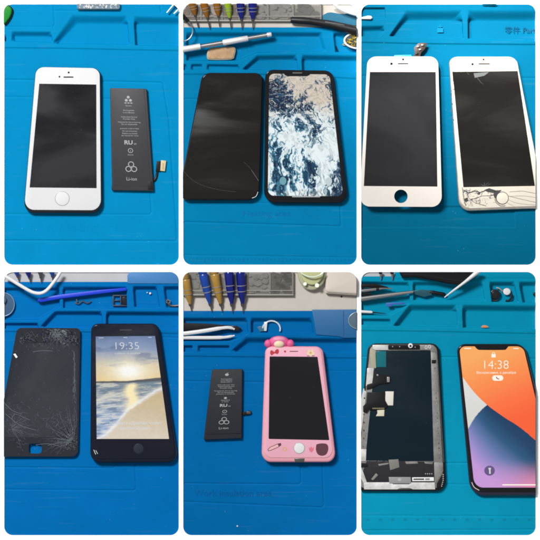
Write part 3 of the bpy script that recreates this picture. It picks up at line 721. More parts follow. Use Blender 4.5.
dp = [(367.3, 57), (437.6, 57), (441.6, 207), (359.3, 206.6)]
zt = 9.0
t = Thing('display_assembly', 'thin white replacement display with an empty home button hole and brown flex cable', 'phone display', 3, (402, 130, ZB))
hole = circ(400.6, 196.5, 6.7, 32)
def plate_with_hole(outer, hole, z0, z1):
    """flat plate with a real hole: rings of the hole matched to the outline by angle"""
    cx = sum(p[0] for p in hole)/len(hole); cy = sum(p[1] for p in hole)/len(hole); n = 96; A_, B_ = [], []
    def hit(poly, a):
        dx, dy = math.cos(a), math.sin(a); best = None
        for i in range(len(poly)):
            x1, y1 = poly[i]; x2, y2 = poly[(i+1) % len(poly)]; ex, ey = x2-x1, y2-y1; den = dx*ey-dy*ex
            if abs(den) < 1e-12: continue
            tt = ((x1-cx)*ey-(y1-cy)*ex)/den; ss = ((x1-cx)*dy-(y1-cy)*dx)/den
            if tt > 0 and -1e-9 <= ss <= 1+1e-9 and (best is None or tt < best): best = tt
        return (cx+dx*best, cy+dy*best)
    angs = sorted(set([2*math.pi*k/n for k in range(n)]+[math.atan2(y-cy, x-cx) % (2*math.pi) for x, y in outer]))
    m = len(angs); O = [hit(outer, a) for a in angs]; I = [hit(hole, a) for a in angs]
    vs = [(x, y, z1) for x, y in O]+[(x, y, z1) for x, y in I]+[(x, y, z0) for x, y in O]+[(x, y, z0) for x, y in I]; fs = []
    for i in range(m):
        j = (i+1) % m; fs += [(i, j, m+j, m+i), (2*m+i, 3*m+i, 3*m+j, 2*m+j), (i, 2*m+i, 2*m+j, j), (m+i, m+j, 3*m+j, 3*m+i)]
    return Geo().add(vs, fs)
t.part('front_panel', plate_with_hole(qrr(dp, 9.5), hole, zt-1.6, zt), M['white_front2'])
t.part('display', slab([(369.6, 72.4), (435.4, 72.4), (437, 186.8), (363.6, 186.2)], zt-.1, zt+.06), M['grey_screen'])
t.part('backing_plate', slab(qrr([(370, 73), (435, 73), (436, 185), (365, 185)], 2), zt-3.4, zt-1.7, .3), M['black_metal'])
t.part('camera_opening', slab(circ(391.2, 64.2, 1.3, 16), zt-.1, zt+.06), M['dark_dot'])
t.part('sensor_opening', slab(circ(402.8, 59.9, 1.1, 16), zt-.1, zt+.06), M['dark_dot'])
t.part('earpiece', slab(rr(397.4, 63.6, 408, 64.7, .5), zt-.1, zt+.06), M['dark_dot'])
brf = mat('brown_flex', alb(70, 52, 42), rough=.35, var=.3, vscale=200)
fx = t.part('flex_cable', slab([(413, 58.5), (419.5, 58.5), (421, 53), (424.8, 49), (427.3, 43.6), (423, 43), (418, 43.6), (413.6, 48), (414.5, 53)], 4.6, 5.3, .2), brf)
for x, y in ((418, 47), (422.5, 45.5), (416.5, 54), (420, 50)): t.part('connector', slab(rr(x-1.5, y-1, x+1.5, y+1, .2), 5.3, 6.3, .2), M['dark_steel'] if x > 417 else M['black_plastic'], fx)
t.part('foam_strip', slab([(394, 55.6), (411, 55), (412, 58), (394, 58)], 5.4, 6.8, .3), mat('clear_film', alb(60, 170, 200), rough=.3))

cp = [(449.8, 57), (516, 57), (544.5, 206), (460.5, 209)]
t = Thing('phone', 'white phone with a badly cracked lower left corner and round home button', 'phone', 3, (490, 132, ZB), 'phones')
t.part('frame', slab(qrr(cp, 9.5, (1.6, .2, .6, 1.8)), ZB, 4.0, 1.6, 1.4), M['champagne'])
t.part('front_panel', slab(qrr(cp, 9), 3.8, 4.8, .5), M['cream_front'])
t.part('display', slab([(452.3, 72), (517.4, 71.2), (534.6, 186), (463.2, 187.3)], 4.65, 4.86), M['off_screen_warm'])
hb = t.part('home_button', slab(circ(502, 198.2, 6.5, 36), 4.7, 5.0, .2), M['crack_dark'])
t.part('button_face', slab(circ(502.2, 198.2, 5.8, 36), 4.8, 5.3, .3), M['cream_front'], hb)
t.part('camera_lens', slab(circ(472.3, 64.4, 1.2, 14), 4.7, 4.9), M['dark_dot'])
t.part('light_sensor', slab(circ(483.3, 59.7, 1.0, 14), 4.7, 4.9), M['dark_dot'])
t.part('earpiece', slab(rr(478.3, 63.5, 489.6, 64.7, .5), 4.7, 4.9), M['dark_dot'])
z = 4.82
shd = [mat(n_, c_, rough=r_, spec=.6) for n_, c_, r_ in (('ivory_shard', alb(240, 233, 220), .12), ('grey_ivory_shard', alb(205, 198, 186), .2), ('dark_shard_gap', alb(70, 64, 58), .4))]
P0 = [(461.5, 188.5), (470, 188), (480, 188.2), (490, 188), (497, 189.5), (495.5, 196), (496.5, 203), (500, 206.5), (480, 208), (468, 207.8), (463.5, 203)]
tri, eds = shatter(P0, [(464.5, 192, 30, 4), (466, 200, 55, 5), (478, 191.5, 34, 8), (491, 193, 26, 4), (480, 202, 26, 10)], 5, 2.2, 4)
rnd = random.Random(3); gs = [Geo(), Geo(), Geo()]
for q in tri:
    k = rnd.choices((0, 1, 2), (.74, .23, .03))[0]; dz = [rnd.uniform(0, .18) for _ in q]
    gs[k].add([(x, y, z+d) for (x, y), d in zip(q, dz)], [(0, 1, 2)])
for k in range(3): t.part('glass_shards', gs[k], shd[k], solid=False)
g = Geo()
for (p, q) in eds:
    if rnd.random() < .34: g.join(strip([p, ((p[0]+q[0])/2+rnd.uniform(-.2, .2), (p[1]+q[1])/2+rnd.uniform(-.2, .2)), q], [rnd.choice((.08, .12, .18, .35)) for _ in range(3)], 0))
for p, w_ in [([(463, 190), (468, 193), (474, 191.2), (480, 192.5), (488, 189.5), (496, 191), (501, 190.5)], .8), ([(462, 187.5), (463.5, 197), (465.5, 206)], .5), ([(466, 190), (468.5, 198), (475, 203), (486, 206)], .4),
          ([(494.5, 199), (496, 203), (500, 206), (505, 206)], .6), ([(470, 200), (482, 196), (493, 195.5)], .4), ([(508, 196), (520, 199), (538, 203)], .25), ([(509, 192), (522, 191), (538, 194)], .25),
          ([(450.5, 59.5), (457, 64), (465, 70.5), (469, 75)], .3), ([(451, 66), (458, 67.5), (464, 71)], .2), ([(450, 62), (452, 70), (453, 82)], .3)]: g.join(strip(p, w_, 0))
for _ in range(90):
    x, y, a_ = rnd.choice(((466, 196), (472, 192), (492, 194), (478, 203)))+(rnd.uniform(0, 6.3),); x += rnd.gauss(0, 4.5); y += rnd.gauss(0, 3.5); l_ = rnd.uniform(.8, 4)
    if 463 < x < 498 and 189 < y < 205: g.join(strip([(x, y), (x+l_*math.cos(a_), y+l_*math.sin(a_)*.6)], [rnd.choice((.1, .16, .3)), .05], 0))
for p in ([(508.5, 200), (516, 203), (527, 204.5), (540, 205)], [(509, 196.5), (524, 196), (540, 198.5)], [(507, 203), (514, 206.5)]): g.join(strip(smooth(p, 3), .16, 0))
for p in ([(484, 190), (489, 188.4), (496, 190.5), (493, 193), (487, 192)], [(494, 191), (501, 190.5), (497.5, 194), (495, 199), (493, 195)], [(476, 193.5), (481, 192), (479, 195)], [(464, 199), (467, 197.5), (468, 201), (465.5, 202.5)]): g.join(flat(p, 0))
t.part('crack', g.lift(5.04), M['crack_dark'], solid=False)
g = web(484, 187, 9, 9, 9, .5, 190, 350, .2)
t.part('screen_crack', g.lift(4.92), M['crack_faint'], solid=False)
t.part('glass_shard', slab([(473.4, 73.4), (489, 72.2), (484, 76), (474.5, 78)], 4.86, 4.94), M['shard'])
t.part('scratch', strip([(477, 78), (481, 83), (484, 85)], [.8, .5, .1], 4.9), mat('faint_scratch', (.03, .03, .03), rough=.3), solid=False)
t.part('frame_chip', chips(450.2, 62, 453.6, 120, 34, 1.3, 3).lift(4.9), M['crack_dark'], solid=False)
single('swab', tube([(350, 19.5, 2), (362, 18.2, 2), (368, 17.6, 2), (371, 17.8, 2), (372, 18, 2)], [1, 1, 1.9, 1.8, .8], 12), M['white_plastic'], 'white rounded stick tip at the upper left of the turquoise tray', 'swab', 3)
single('black_tool', tube([(478, 1.5, 3), (483, 3.6, 3), (494, 4, 3), (500, 2, 3)], 1.1, 8), blk, 'thin black tool edge at the very top of the upper right picture', 'hand tool', 3)

# ================================================================ PICTURE 4
feats = [('recess', [(-6, 287), (59.5, 287), (60, 307), (52, 313), (40, 320.5), (-6, 320.5)], [(-6, 291), (58.5, 291), (59, 306), (38, 318), (-6, 319)], 3.4),
         ('recess', [(62.5, 286), (127, 286), (127.5, 309), (63, 308.5)], [(63.5, 291), (126, 291), (126.5, 308), (64, 307.5)], 3.6),
         ('recess', [(132.5, 285.5), (157, 285.5), (160, 307.5), (134, 307.5)], [(134.5, 290), (156, 290), (159, 306.5), (136, 306.5)], 4.2),
         ('recess', [(163, 285.5), (190, 285.5), (190, 308.5), (166, 308)], [(165, 290), (190, 290), (190, 307.5), (168, 307)], 4.2),
         ('recess', [(54, 310.5), (102, 310.5), (102.5, 328), (39, 327.5)], [(57, 315.5), (101.3, 315.5), (102, 327.5), (44, 327)], 4.2),
         ('recess', [(106, 310.5), (190, 311), (190, 330), (106, 328)], [(106.8, 316), (190, 316.5), (190, 329), (106.8, 327.5)], 4.2),
         ('recess', [(-6, 322.5), (38, 322.5), (39, 329), (-6, 329)], [(-6, 325.5), (37, 325.5), (38, 328.3), (-6, 328.3)], 3.2),
         ('step', [(4, 331), (60, 331), (179, 333)], 1.0, 0.8),
         ('groove', [(155, 337), (185, 338)], .6, .5),
         ('groove', [(0, 467.3), (113, 468), (114.3, 466), (113, 450)], .6, .55), ('groove', [(0, 489.5), (134, 490.5), (136, 488), (134, 455)], .65, .5)]
mat4 = make_mat(4, 'bright blue silicone mat under the shattered black display and the sunset wallpaper phone', M['mat4'], feats, ytop=282)
g = slab(smooth([(127.5, 283.6), (127.5, 274.5), (130, 272), (134, 270.5), (150, 266), (190, 266), (190, 283.2), (158, 283.6)], 3)[:-1]+[(158, 283.6)], -2.4, .9, .5)
g = slab([(127.5, 283.6), (127.3, 275.5), (129, 273), (134, 270), (150, 262), (190, 262), (190, 283.8)], -2.4, .9, .5)
o = mesh_obj('corner_panel', g, mat('pale_blue_silicone', alb(55, 130, 195), rough=.5, bump=.2), 4, mat4.location, mat4)
bench(4, 281.9, (196, 196, 200))
for hx, hy, tx, ty, m, lab in [(11, 250, 19.2, 281.5, bluh, 'blue screwdriver point, leftmost above the lower left mat'), (23.5, 250, 30.7, 283, navy, 'navy screwdriver point, second from the left above the lower left mat'),
                               (38.5, 246, 41.4, 283, M['dark_steel'], 'dark grey screwdriver point inside the white cable loop'), (50, 250, 53, 281.5, bluh, 'blue screwdriver point beside the right arm of the white cable loop')]:
    screwdriver(4, hx, hy, tx, ty, 3.6, m, lab, .84)
single('power_cable', tube(smooth([(-4, 270.5, 8), (8, 277.5, 8), (20, 285, 8), (30, 290.8, 8), (36, 293, 8), (42, 293, 8), (48, 289.5, 8), (55, 281, 8), (60, 273.5, 8), (66, 262, 8)], 6), 1.7, 12), M['white_plastic'], 'white cable looping down over the rear edge of the bright blue mat', 'cable', 4)
t = Thing('pry_tool', 'bright cobalt blue plastic pry stick lying in the rear tray', 'pry tool', 4, (82, 296, -2))
t.part('shaft', slab([(37.5, 299), (40, 298), (62, 294.2), (100, 289.8), (126, 287.6), (127, 289.2), (126.5, 290.8), (100, 293.8), (62, 298.6), (41, 302.3), (38, 301.6)], -1.0, 1.4, .7), mat('cobalt_plastic', alb(12, 62, 222), rough=.35))
t.part('flat_tip', slab([(37, 300), (38, 298.9), (47, 297.2), (47.5, 301.4), (38.5, 302.4)], -1.3, .4, .4), mat('cobalt_plastic_tip', alb(10, 52, 200), rough=.35))
dk = mat('dark_blue_grey_plastic', (0.02, 0.03, 0.05), rough=.4)
t = Thing('metal_bracket', 'small black rectangular frame lying at the right end of the blue pry stick', 'bracket', 4, (120, 301, -3.4))
for b in ((112.5, 295, 127, 296.3), (112.5, 305, 127, 306.2), (112.5, 296.4, 114, 304.9), (120, 296.4, 121.2, 304.9), (114.1, 300, 119.9, 301)): t.part('bar', slab(box(*b), -3.4, -2.3, .2), dk)
t.part('plate', slab(box(122, 297, 127, 304.5), -3.4, -2.5, .2), M['black_metal'])
single('screw', tube(smooth([(75, 302.5, -3), (78, 304, -2.8), (82, 301.2, -2.8), (87, 303.2, -3), (91, 301, -3)], 4), .6, 6), M['dark_steel'], 'short kinked black wire scrap under the middle of the blue pry stick', 'wire scrap', 4)
single('screw', tube(smooth([(76, 299, -3), (77, 302, -2.8), (75.5, 303.5, -2.8)], 4), .6, 6), M['dark_steel'], 'tiny dark hook scrap at the left end of the kinked wire', 'wire scrap', 4)
t = Thing('spring_clip', 'dark metal hook part in the rightmost compartment of the lower left picture', 'clip', 4, (172, 304, -3.8))
t.part('hook', tube(smooth([(165.5, 299, -3.4), (168, 303.5, -3.2), (172, 306, -3.2), (184, 305, -3.4)], 4), 1.1, 8), M['dark_steel'])
t.part('eyelet', tube([(168+2*math.cos(a), 301.5+1.6*math.sin(a), -2.8) for a in [2*math.pi*k/16 for k in range(16)]], .6, 6, closed=True), M['steel'])
single('screw', slab(circ(150, 293.4, 1.1, 10), -4.1, -3.3, .3).join(slab(circ(147, 292.6, .6, 8), -4.1, -3.4, .2)), M['white_plastic'], 'white speck like screws in the square compartment above the sunset phone', 'screw', 4)
t = Thing('suction_cup', 'clear round suction cup at the left edge of the rear tray, lower left picture', 'suction cup', 4, (5, 305, -3))
t.part('cup', slab(circ(3, 304.5, 11.5, 40, 12), -3.3, -1.6, .8), mat('grey_clear_rubber', alb(90, 130, 170), rough=.2, trans=.4))
t.part('rim', tube([(3+11.2*math.cos(a), 304.5+11.7*math.sin(a), -1.6) for a in [2*math.pi*k/40 for k in range(40)]], .5, 8, closed=True), mat('pale_rubber_rim', alb(120, 160, 195), rough=.3))
t.part('knob', slab(circ(2, 300, 4.5, 20), -1.7, 1.4, 1), mat('smoky_rubber', alb(80, 105, 130), rough=.3))

kp = [(17.2, 327.8), (80.5, 328), (78.2, 456.3), (-6.5, 456.5)]
zt = 3.4
t = Thing('display_assembly', 'shattered black display panel with a squarish hole near its lower edge', 'phone display', 4, (45, 392, ZB))
sq = [(35.6+7*math.copysign(abs(math.cos(a))**.45, math.cos(a)), 448.4+5*math.copysign(abs(math.sin(a))**.45, math.sin(a))) for a in [2*math.pi*(k+.5)/32 for k in range(32)]]
sq = [(35.4+(x-35.6)*.92, y) for x, y in sq]
t.part('front_glass', plate_with_hole(qrr(kp, 5.5), sq, zt-1.8, zt), mat('dull_black_glass', (0.016, 0.018, 0.024), rough=.16, rvar=.1, vscale=30))
t.part('display', slab([(19, 343), (78.5, 343), (77, 437), (-1, 437)], zt-.1, zt+.04), sheen_smeared('grey_cracked_display', (0.018, 0.020, 0.027), .22, .4, sheen_smear=.2, scale=(9, 14, 9), rot=.4))
tones = [mat(n_, c_, rough=r_, spec=.6) for n_, c_, r_ in (('black_facet', (.006, .006, .009), .12), ('slate_facet', (.018, .020, .026), .2), ('navy_facet', (.006, .008, .030), .15), ('powdery_facet', alb(96, 102, 98), .5))]
P0 = [(18, 330), (21, 328.8), (76, 328.8), (79.8, 332), (79.4, 349), (60, 350.5), (40, 351), (17.6, 352)]
tri, eds = shatter(P0, [(57, 332, 190, 6), (66, 338, 110, 7), (38, 337, 110, 9), (24, 339, 60, 5), (74, 340, 60, 5), (48, 343, 60, 14)], 8, 1.6, 3.2)
P1 = [(78.5, 425), (78, 452), (74, 455.3), (48, 455.2), (50, 443), (62, 434)]
tri2, eds2 = shatter(P1, [(73, 441, 110, 5), (72, 433, 40, 6), (60, 444, 40, 6)], 9, 1.2, 3)
rnd = random.Random(5); gs = [Geo(), Geo(), Geo(), Geo()]
for q in tri+tri2:
    cx = sum(p[0] for p in q)/3; cy = sum(p[1] for p in q)/3; hot_ = math.exp(-((cx-57)/9)**2-((cy-331)/4)**2)
    k = rnd.choices((0, 1, 2, 3), (.62, .2, .22 if cy < 400 else .01, .02+.8*hot_))[0]
    gs[k].add([(x, y, zt+.05+rnd.uniform(0, .15)) for x, y in q], [(0, 1, 2)])
for k in range(4): t.part('glass_shards', gs[k], tones[k], solid=False)
g = Geo(); gh = Geo()
for (p, q) in eds+eds2:
    r_ = rnd.random(); m_ = ((p[0]+q[0])/2+rnd.uniform(-.3, .3), (p[1]+q[1])/2+rnd.uniform(-.3, .3))
    if r_ < .24: g.join(strip([p, m_, q], [.08, .16, .08], zt+.2))
    elif r_ < .165: gh.join(strip([p, m_, q], [.1, .28, .1], zt+.22))
for p in ([(33, 351.8), (42, 350.6), (53, 351)], [(74, 352), (75, 380), (74, 391)], [(74, 386), (75.6, 388), (75, 392), (73.2, 391.5), (73.6, 387)], [(48, 445.2), (58, 443), (72, 442.5)], [(4, 402), (12, 410), (22, 414)], [(6, 414), (20, 425), (36, 430)], [(12, 418), (16, 414), (30, 420)], [(36, 444.8), (48, 443.6), (60, 446)]):
    g.join(strip(smooth(p, 4), .28, zt+.2))
g.join(web(73, 441, 20, 42, 44, .35, 150, 280, .22).lift(zt+.2)).join(web(12, 428, 16, 26, 45, .5, -70, 60, .2).lift(zt+.2)).join(web(58, 333, 14, 22, 46, .5, 10, 170, .2).lift(zt+.2))
for _ in range(420):
    if _ < 190: x, y, a_ = rnd.gauss(16, 14), rnd.gauss(425, 13), rnd.gauss(.45, .5)
    elif _ < 330: x, y, a_ = rnd.gauss(62, 9), rnd.gauss(432, 12), rnd.gauss(-.9, .5)
    else: x, y, a_ = rnd.gauss(74.5, 1), rnd.uniform(350, 430), rnd.gauss(1.5, .4)
    l_ = rnd.uniform(.6, 4.5)
    if not (y < 455 and y > 345 and x < 76.5 and x > 4-(y-400)*.1): continue
    g.join(strip([(x, y), (min(x+l_*math.cos(a_), 77), min(y+l_*math.sin(a_), 455))], [rnd.choice((.08, .12, .2)), .05], zt+.2))
clampbox(g, -10, 329, 79.6, 455.4)
t.part('crack', g, mat('grey_blue_crack', alb(132, 140, 148), rough=.3), solid=False)
t.part('bright_crack', gh, mat('pale_crack', alb(165, 172, 178), rough=.3), solid=False)
t.part('glass_chip', chips(50, 329.5, 67, 336, 40, 1.3, 8).join(chips(10, 345, 76, 450, 120, .45, 10)).join(chips(66, 432, 77, 450, 40, .8, 14)).lift(zt+.24), mat('powdered_glass', alb(140, 150, 150), rough=.4), solid=False)
t.part('glass_chip', flat([(13.5, 354), (15.5, 353.5), (17.8, 357), (16.2, 358)], zt+.14), mat('bright_glass_chip', (.8, .8, .8), rough=.4), solid=False)

sp_ = [(91.6, 323.8), (158.3, 323.8), (177.2, 459.6), (90.8, 459.8)]
t = Thing('phone', 'dark blue-black phone with a lit sunset beach picture and clock', 'phone', 4, (133, 392, ZB), 'phones')
t.part('frame', slab(qrr(sp_, 8.5, (.3, .3, .5, 2.0)), ZB, 6.2, 1.8, 1.5), M['navy_plastic'])
t.part('front_glass', slab(qrr(sp_, 8, (-.8, -.8, -.8, -.8)), 6.0, 6.7, .5), sheen_smeared('navy_black_glass', (0.006, 0.008, 0.016), .12, .3, sheen_smear=.2))
sq4 = [(96, 336.4), (155.2, 335.8), (169.2, 438.6), (97, 438.6)]
f = quad_map(sq4); U, V = rr_grid(0, 0, f.W, f.H, 0, .4); u = U/f.W; v = V/f.H
def ramp(v, stops):
    o = np.zeros(v.shape+(3,)); vs = [s[0] for s in stops]
    for c in range(3): o[..., c] = np.interp(v, vs, [lin(*s[1])[c] for s in stops])
    return o
dv = v+(fbm(u*3, v*4, 3, 3)-.5)*.08
sky = ramp(dv, [(0, (112, 134, 172)), (.14, (140, 158, 190)), (.24, (182, 184, 186)), (.33, (222, 208, 176)), (.47, (236, 208, 152))])
cl = fbm(u*2.5+3, v*14, 5, 41); sky = mixc(sky, np.broadcast_to(C(100, 118, 152), sky.shape), sstep(.52, .72, cl)*.65*(1-sstep(.3, .42, v)))
sun = np.exp(-(((u-.52)/.30)**2+((v-.39)/.11)**2)); sky = mixc(sky, np.broadcast_to(C(255, 248, 222), sky.shape), np.clip(sun*1.2, 0, 1)*.9)
core = np.exp(-(((u-.52)/.13)**2+((v-.385)/.05)**2)); sky = mixc(sky, np.broadcast_to(C(255, 254, 250), sky.shape), np.clip(core*1.5, 0, 1))
hor = .500-.018*np.clip((u-.5)*2, 0, 1)
sea = ramp(v, [(.48, (120, 140, 150)), (.56, (150, 160, 165)), (.66, (178, 184, 188)), (.8, (160, 178, 205)), (1, (170, 190, 220))])
wv = .55*fbm(u*4, v*38+u*3, 4, 51)+.45*fbm(u*9, v*110+u*5, 3, 57); sea = mixc(sea, np.broadcast_to(C(100, 122, 148), sea.shape), sstep(.52, .62, wv)*.7)
sea = mixc(sea, np.broadcast_to(C(240, 235, 215), sea.shape), (1-sstep(.40, .50, wv))*.5)
refl = np.exp(-((u-.53-.02*np.sin(v*40))/.085)**2)*sstep(.5, .53, v)*(1-sstep(.70, .80, v)); sea = mixc(sea, np.broadcast_to(C(255, 240, 190), sea.shape), np.clip(refl*1.2, 0, 1))
shore = 1.02-1.02*np.clip(u, 0, 1)**.75*.42-.02*np.sin(u*9)+(fbm(u*6, v*6, 3, 7)-.5)*.03
shore = np.interp(u, [0, .15, .3, .45, .6, .8, 1], [1.02, .96, .87, .77, .70, .63, .56])+(fbm(u*8, v*2, 3, 7)-.5)*.03
sand = ramp(v+.1*(1-u), [(.6, (206, 184, 142)), (.8, (212, 194, 162)), (1.0, (222, 210, 190))]); sd = v-shore
foamv = np.exp(-((sd+.01)/.02)**2)
col = np.where((v < hor)[..., None], sky, sea); col = mixc(col, sand, sstep(0, .012, sd)); col = mixc(col, np.broadcast_to(C(248, 246, 240), col.shape), foamv*.75); col = col*(.94+.12*fbm(u*30, v*50, 4, 77))[..., None]
hh = .010+.016*fbm(u*5, u*0+3, 3, 9)+.010*sstep(.5, 1, u); hill = sstep(hor-hh-.004, hor-hh+.004, v)*(1-sstep(hor, hor+.008, v)); col = mixc(col, np.broadcast_to(C(96, 96, 100), col.shape), hill)
XX, YY = f(U, V)
grid_mesh('lit_screen', XX, YY, np.full(U.shape, 6.78), screen_mat('sunset_screen', .92), t.org, t.o, col)
fm = homog(sq4, 60, 102)
t.part('clock_text', text('19:35', 12.0, 31.3, 11.2, 0, wt=-.012).map(fm).lift(6.84), wlt, solid=False)
t.part('date_text', text('суббота, 18 декабря', 2.6, 31, 20, 0).map(fm).lift(6.84), wlt, solid=False)
g = Geo()
for x0, x1, y in ((3, 8, 1.6), (28, 32, 1.4), (53, 56.5, 1.6)): t.part('status_mark', flat(rr(x0, y-.2, x1, y+.4, .25), 0).map(fm).lift(6.84), wlt, solid=False)
t.part('hint_text', text('Нажмите «Домой», чтобы', 3.5, 33, 88.6, 0, wt=.012).join(text('разблокировать', 3.3, 33, 93, 0, wt=.012)).map(fm).lift(6.84), wlt, solid=False)

t.part('home_button', slab(circ(138.7, 448.3, 5, 28), 6.6, 6.76, .1), mat('navy_button', (0.014, 0.018, 0.03), rough=.25))
t.part('earpiece', slab(rr(120, 329.3, 132, 330.4, .5), 6.6, 6.8), mat('soft_black_slot', (0.02, 0.02, 0.025), rough=.6))
t.part('scratch', strip([(94, 449.5), (96, 454)], .6, 6.75).join(strip([(96, 450), (98, 453.5)], .5, 6.75)), M['crack_light'], solid=False)
t.part('charging_port', slab(rr(131, 460.3, 139, 461.6, .6), 2, 4.6), M['dark_steel'])

# ================================================================ PICTURE 5
feats = [('recess', [(172, 317), (247.5, 317), (248.5, 333), (240, 338), (231, 341.5), (172, 341.5)], [(172, 322), (246.5, 322), (247, 332), (229, 340.5), (172, 340.5)], 3.8),
         ('recess', [(250.5, 317), (312, 317), (314, 334.5), (251, 333)], [(251.5, 322.5), (311, 322.5), (313, 333.5), (252, 332)], 3.6),
         ('recess', [(246, 336.5), (366, 337.5), (366, 353), (232, 352), (231, 350.5)], [(249, 343.5), (366, 344), (366, 352.3), (236, 351.5)], 4.2),
         ('recess', [(197.5, 345), (230, 345), (229, 352), (197, 352)], [(200, 347.5), (229, 347.5), (228, 351.3), (200, 351.3)], 3.0),
         ('recess', [(172, 345), (193, 345), (193, 352), (172, 352)], [(172, 347.5), (192.2, 347.5), (192.2, 351.3), (172, 351.3)], 3.0),
         ('step', [(183, 355.5), (270, 356.5), (357, 357.5)], 1.2, 0.9),
         ('groove', [(340, 317.5), (366, 317.5)], .5, .3), ('groove', [(178, 370.3), (362, 371)], .5, .35), ('groove', [(178, 381), (320, 383)], .6, .5),
         ('groove', [(178, 483.3), (299, 484.3), (301.2, 482), (300.5, 455)], .6, .55), ('groove', [(178, 501.5), (322, 507.5), (324, 505), (322, 455)], .6, .55)]
mat5 = make_mat(5, 'deep blue silicone mat under the black battery and the pink cased phone', M['mat5'], feats, ytop=311)
emboss(mat5, 5, text('Work insulation area', 9, 233, 493, ZB+.08, sx=1.0), mat('deep_blue_relief', alb(0, 97, 165), rough=.6, spec=.06))
bench(5, 310.9, (208, 200, 190))
g = slab([(312, 309.6), (366, 309.4), (366, 337.8), (347, 338), (343, 338), (339, 336.5), (316, 334.8)], -.4, 1.0, .5)
mesh_obj('corner_panel', g, mat('raised_blue_silicone', alb(10, 102, 160), rough=.5, bump=.2), 5, mat5.location, mat5)
mesh_obj('panel_seam', slab(box(343.2, 311, 344, 336), .9, 1.04), mat('seam_blue', alb(0, 70, 120), rough=.6), 5, mat5.location, mat5)
opaque_box('parts_box', 'clear compartment box behind the gold and blue screwdrivers, lower middle picture', 5, 176, 254, 293.5, 295.5, [203, 247, 270], clr, None, 6,
           [(f_mid, 16), (f_pale, 8), (f_mid, 18), (f_dark, 42)], h=4.2)
for hx, hy, tx, ty, r, m, lab in [(183, 264, 191.5, 311, 4.3, goldh, 'gold handled screwdriver, leftmost above the lower middle mat'), (199, 256, 212, 312, 4.4, bluh, 'mid blue handled screwdriver between two gold ones'),
        (211, 256, 222.3, 312, 4.5, goldh, 'gold handled screwdriver between blue and navy ones'), (227, 252, 232.7, 313, 4.6, navy, 'navy handled screwdriver, second from the right in the lower middle picture'),
        (239.4, 252, 243.2, 313, 4.7, navy, 'navy handled screwdriver, rightmost in the lower middle picture')]:
    screwdriver(5, hx, hy, tx, ty, r, m, lab, .86)
liq = mat('pale_green_liquid', alb(222, 224, 165), rough=.12, trans=.15)
t = Thing('glass_jar', 'glass jar of pale yellow green liquid behind the pink phone', 'jar', 5, (312, 276, -2.4))
t.part('jar_wall', slab(circ(312, 272, 14.6, 40, 18.5), -2.3, 5, 2), mat('greenish_glass', alb(205, 206, 170), rough=.1, trans=.15))
t.part('liquid', slab(circ(312, 270, 12, 40, 15), 4.5, 8, 1), liq)
t.part('rim', tube([(312+13.5*math.cos(a), 266+11*math.sin(a), 12) for a in [2*math.pi*k/40 for k in range(40)]], .8, 8, closed=True), mat('clear_glass_rim', (.8, .85, .7), rough=.08, trans=.4))
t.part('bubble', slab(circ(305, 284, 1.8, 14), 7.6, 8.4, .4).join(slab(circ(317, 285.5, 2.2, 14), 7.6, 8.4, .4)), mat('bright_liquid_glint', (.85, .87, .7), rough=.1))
t = Thing('charger_block', 'white rounded box at the upper right corner of the lower middle picture', 'box', 5, (342, 278, -2.3))
t.part('shell', slab(qrr([(327.5, 262), (372, 262), (372, 295.8), (324.6, 292.6)], 4), -2.3, 6, 2.5), mat('warm_white_plastic', alb(228, 216, 202), rough=.35))
t.part('front_lip', slab(qrr([(325.5, 287.8), (372, 291), (372, 296.5), (325, 293.4)], 1.5), -2.3, 4.5, 1.2), mat('ivory_plastic', alb(222, 212, 190), rough=.35))
single('crumb', slab(circ(341.5, 296.6, .9, 8), -1.3, -.5, .2), M['black_plastic'], 'single black crumb on the bench below the white rounded box', 'crumb', 5)
single('dust_speck', slab(circ(237.3, 526.2, .8, 8), -.85, -.3, .2), M['white_plastic'], 'white speck alone near the bottom edge of the deep blue mat', 'speck', 5)
t = Thing('suction_cup', 'grey glass disc at the right edge of the deep blue mat', 'suction cup', 5, (358, 321, 1))
t.part('cup', slab(circ(359.5, 320.5, 11.5, 40, 9), 1.02, 2.4, .7), mat('milky_rubber', alb(110, 135, 155), rough=.25, trans=.3))
t.part('rim', tube([(359.5+11*math.cos(a), 320.5+8.6*math.sin(a), 2.4) for a in [2*math.pi*k/40 for k in range(40)]], .5, 8, closed=True), mat('milky_rim', alb(140, 160, 170), rough=.3))
ringm = mat('clear_ring', (0.78, 0.84, 0.86), rough=.1, trans=.4)
t = Thing('finger_ring', 'clear plastic ring in the middle tray above the pink phone', 'plastic ring', 5, (272, 327, -3.6))
t.part('ring', tube([(271.5+8.8*math.cos(a), 329+8*math.sin(a), -2.6) for a in [math.radians(-175+k*8) for k in range(25)]], .8, 8), ringm)
t.part('tab', slab([(257, 327), (264, 325.5), (265.5, 331), (260, 331.8)], -3.4, -2.6, .3), mat('frosted_tab', alb(70, 120, 150), rough=.3))
t.part('tab', slab([(264, 322), (267.5, 321.5), (266.5, 331), (264, 331)], -2.6, -1.9, .2), ringm)
t = Thing('tweezers', 'white plastic tweezers with two bent arms at the left of the deep blue tray', 'tweezers', 5, (208, 333, -1))
wh = mat('white_tweezer_plastic', alb(232, 232, 232), rough=.35)
t.part('arm', tube(smooth([(172, 335, 1.5), (200, 331.5, 1.5), (222, 328, 1.6), (230, 327.7, 1.2), (234.5, 329.3, .8)], 4), [2.0]*8+[1.6]*6+[1.0]*3, 10, flat=.7), wh)
t.part('arm', tube(smooth([(172, 337.6, -.6), (205, 337.8, -.6), (224, 337.4, -.6), (234.5, 335.6, -.8)], 4), [1.8]*8+[1.4]*3+[.8]*2, 10, flat=.7), wh)
t = Thing('pry_tool', 'black pointed plastic tool lying behind the white tweezers', 'pry tool', 5, (208, 327, -2))
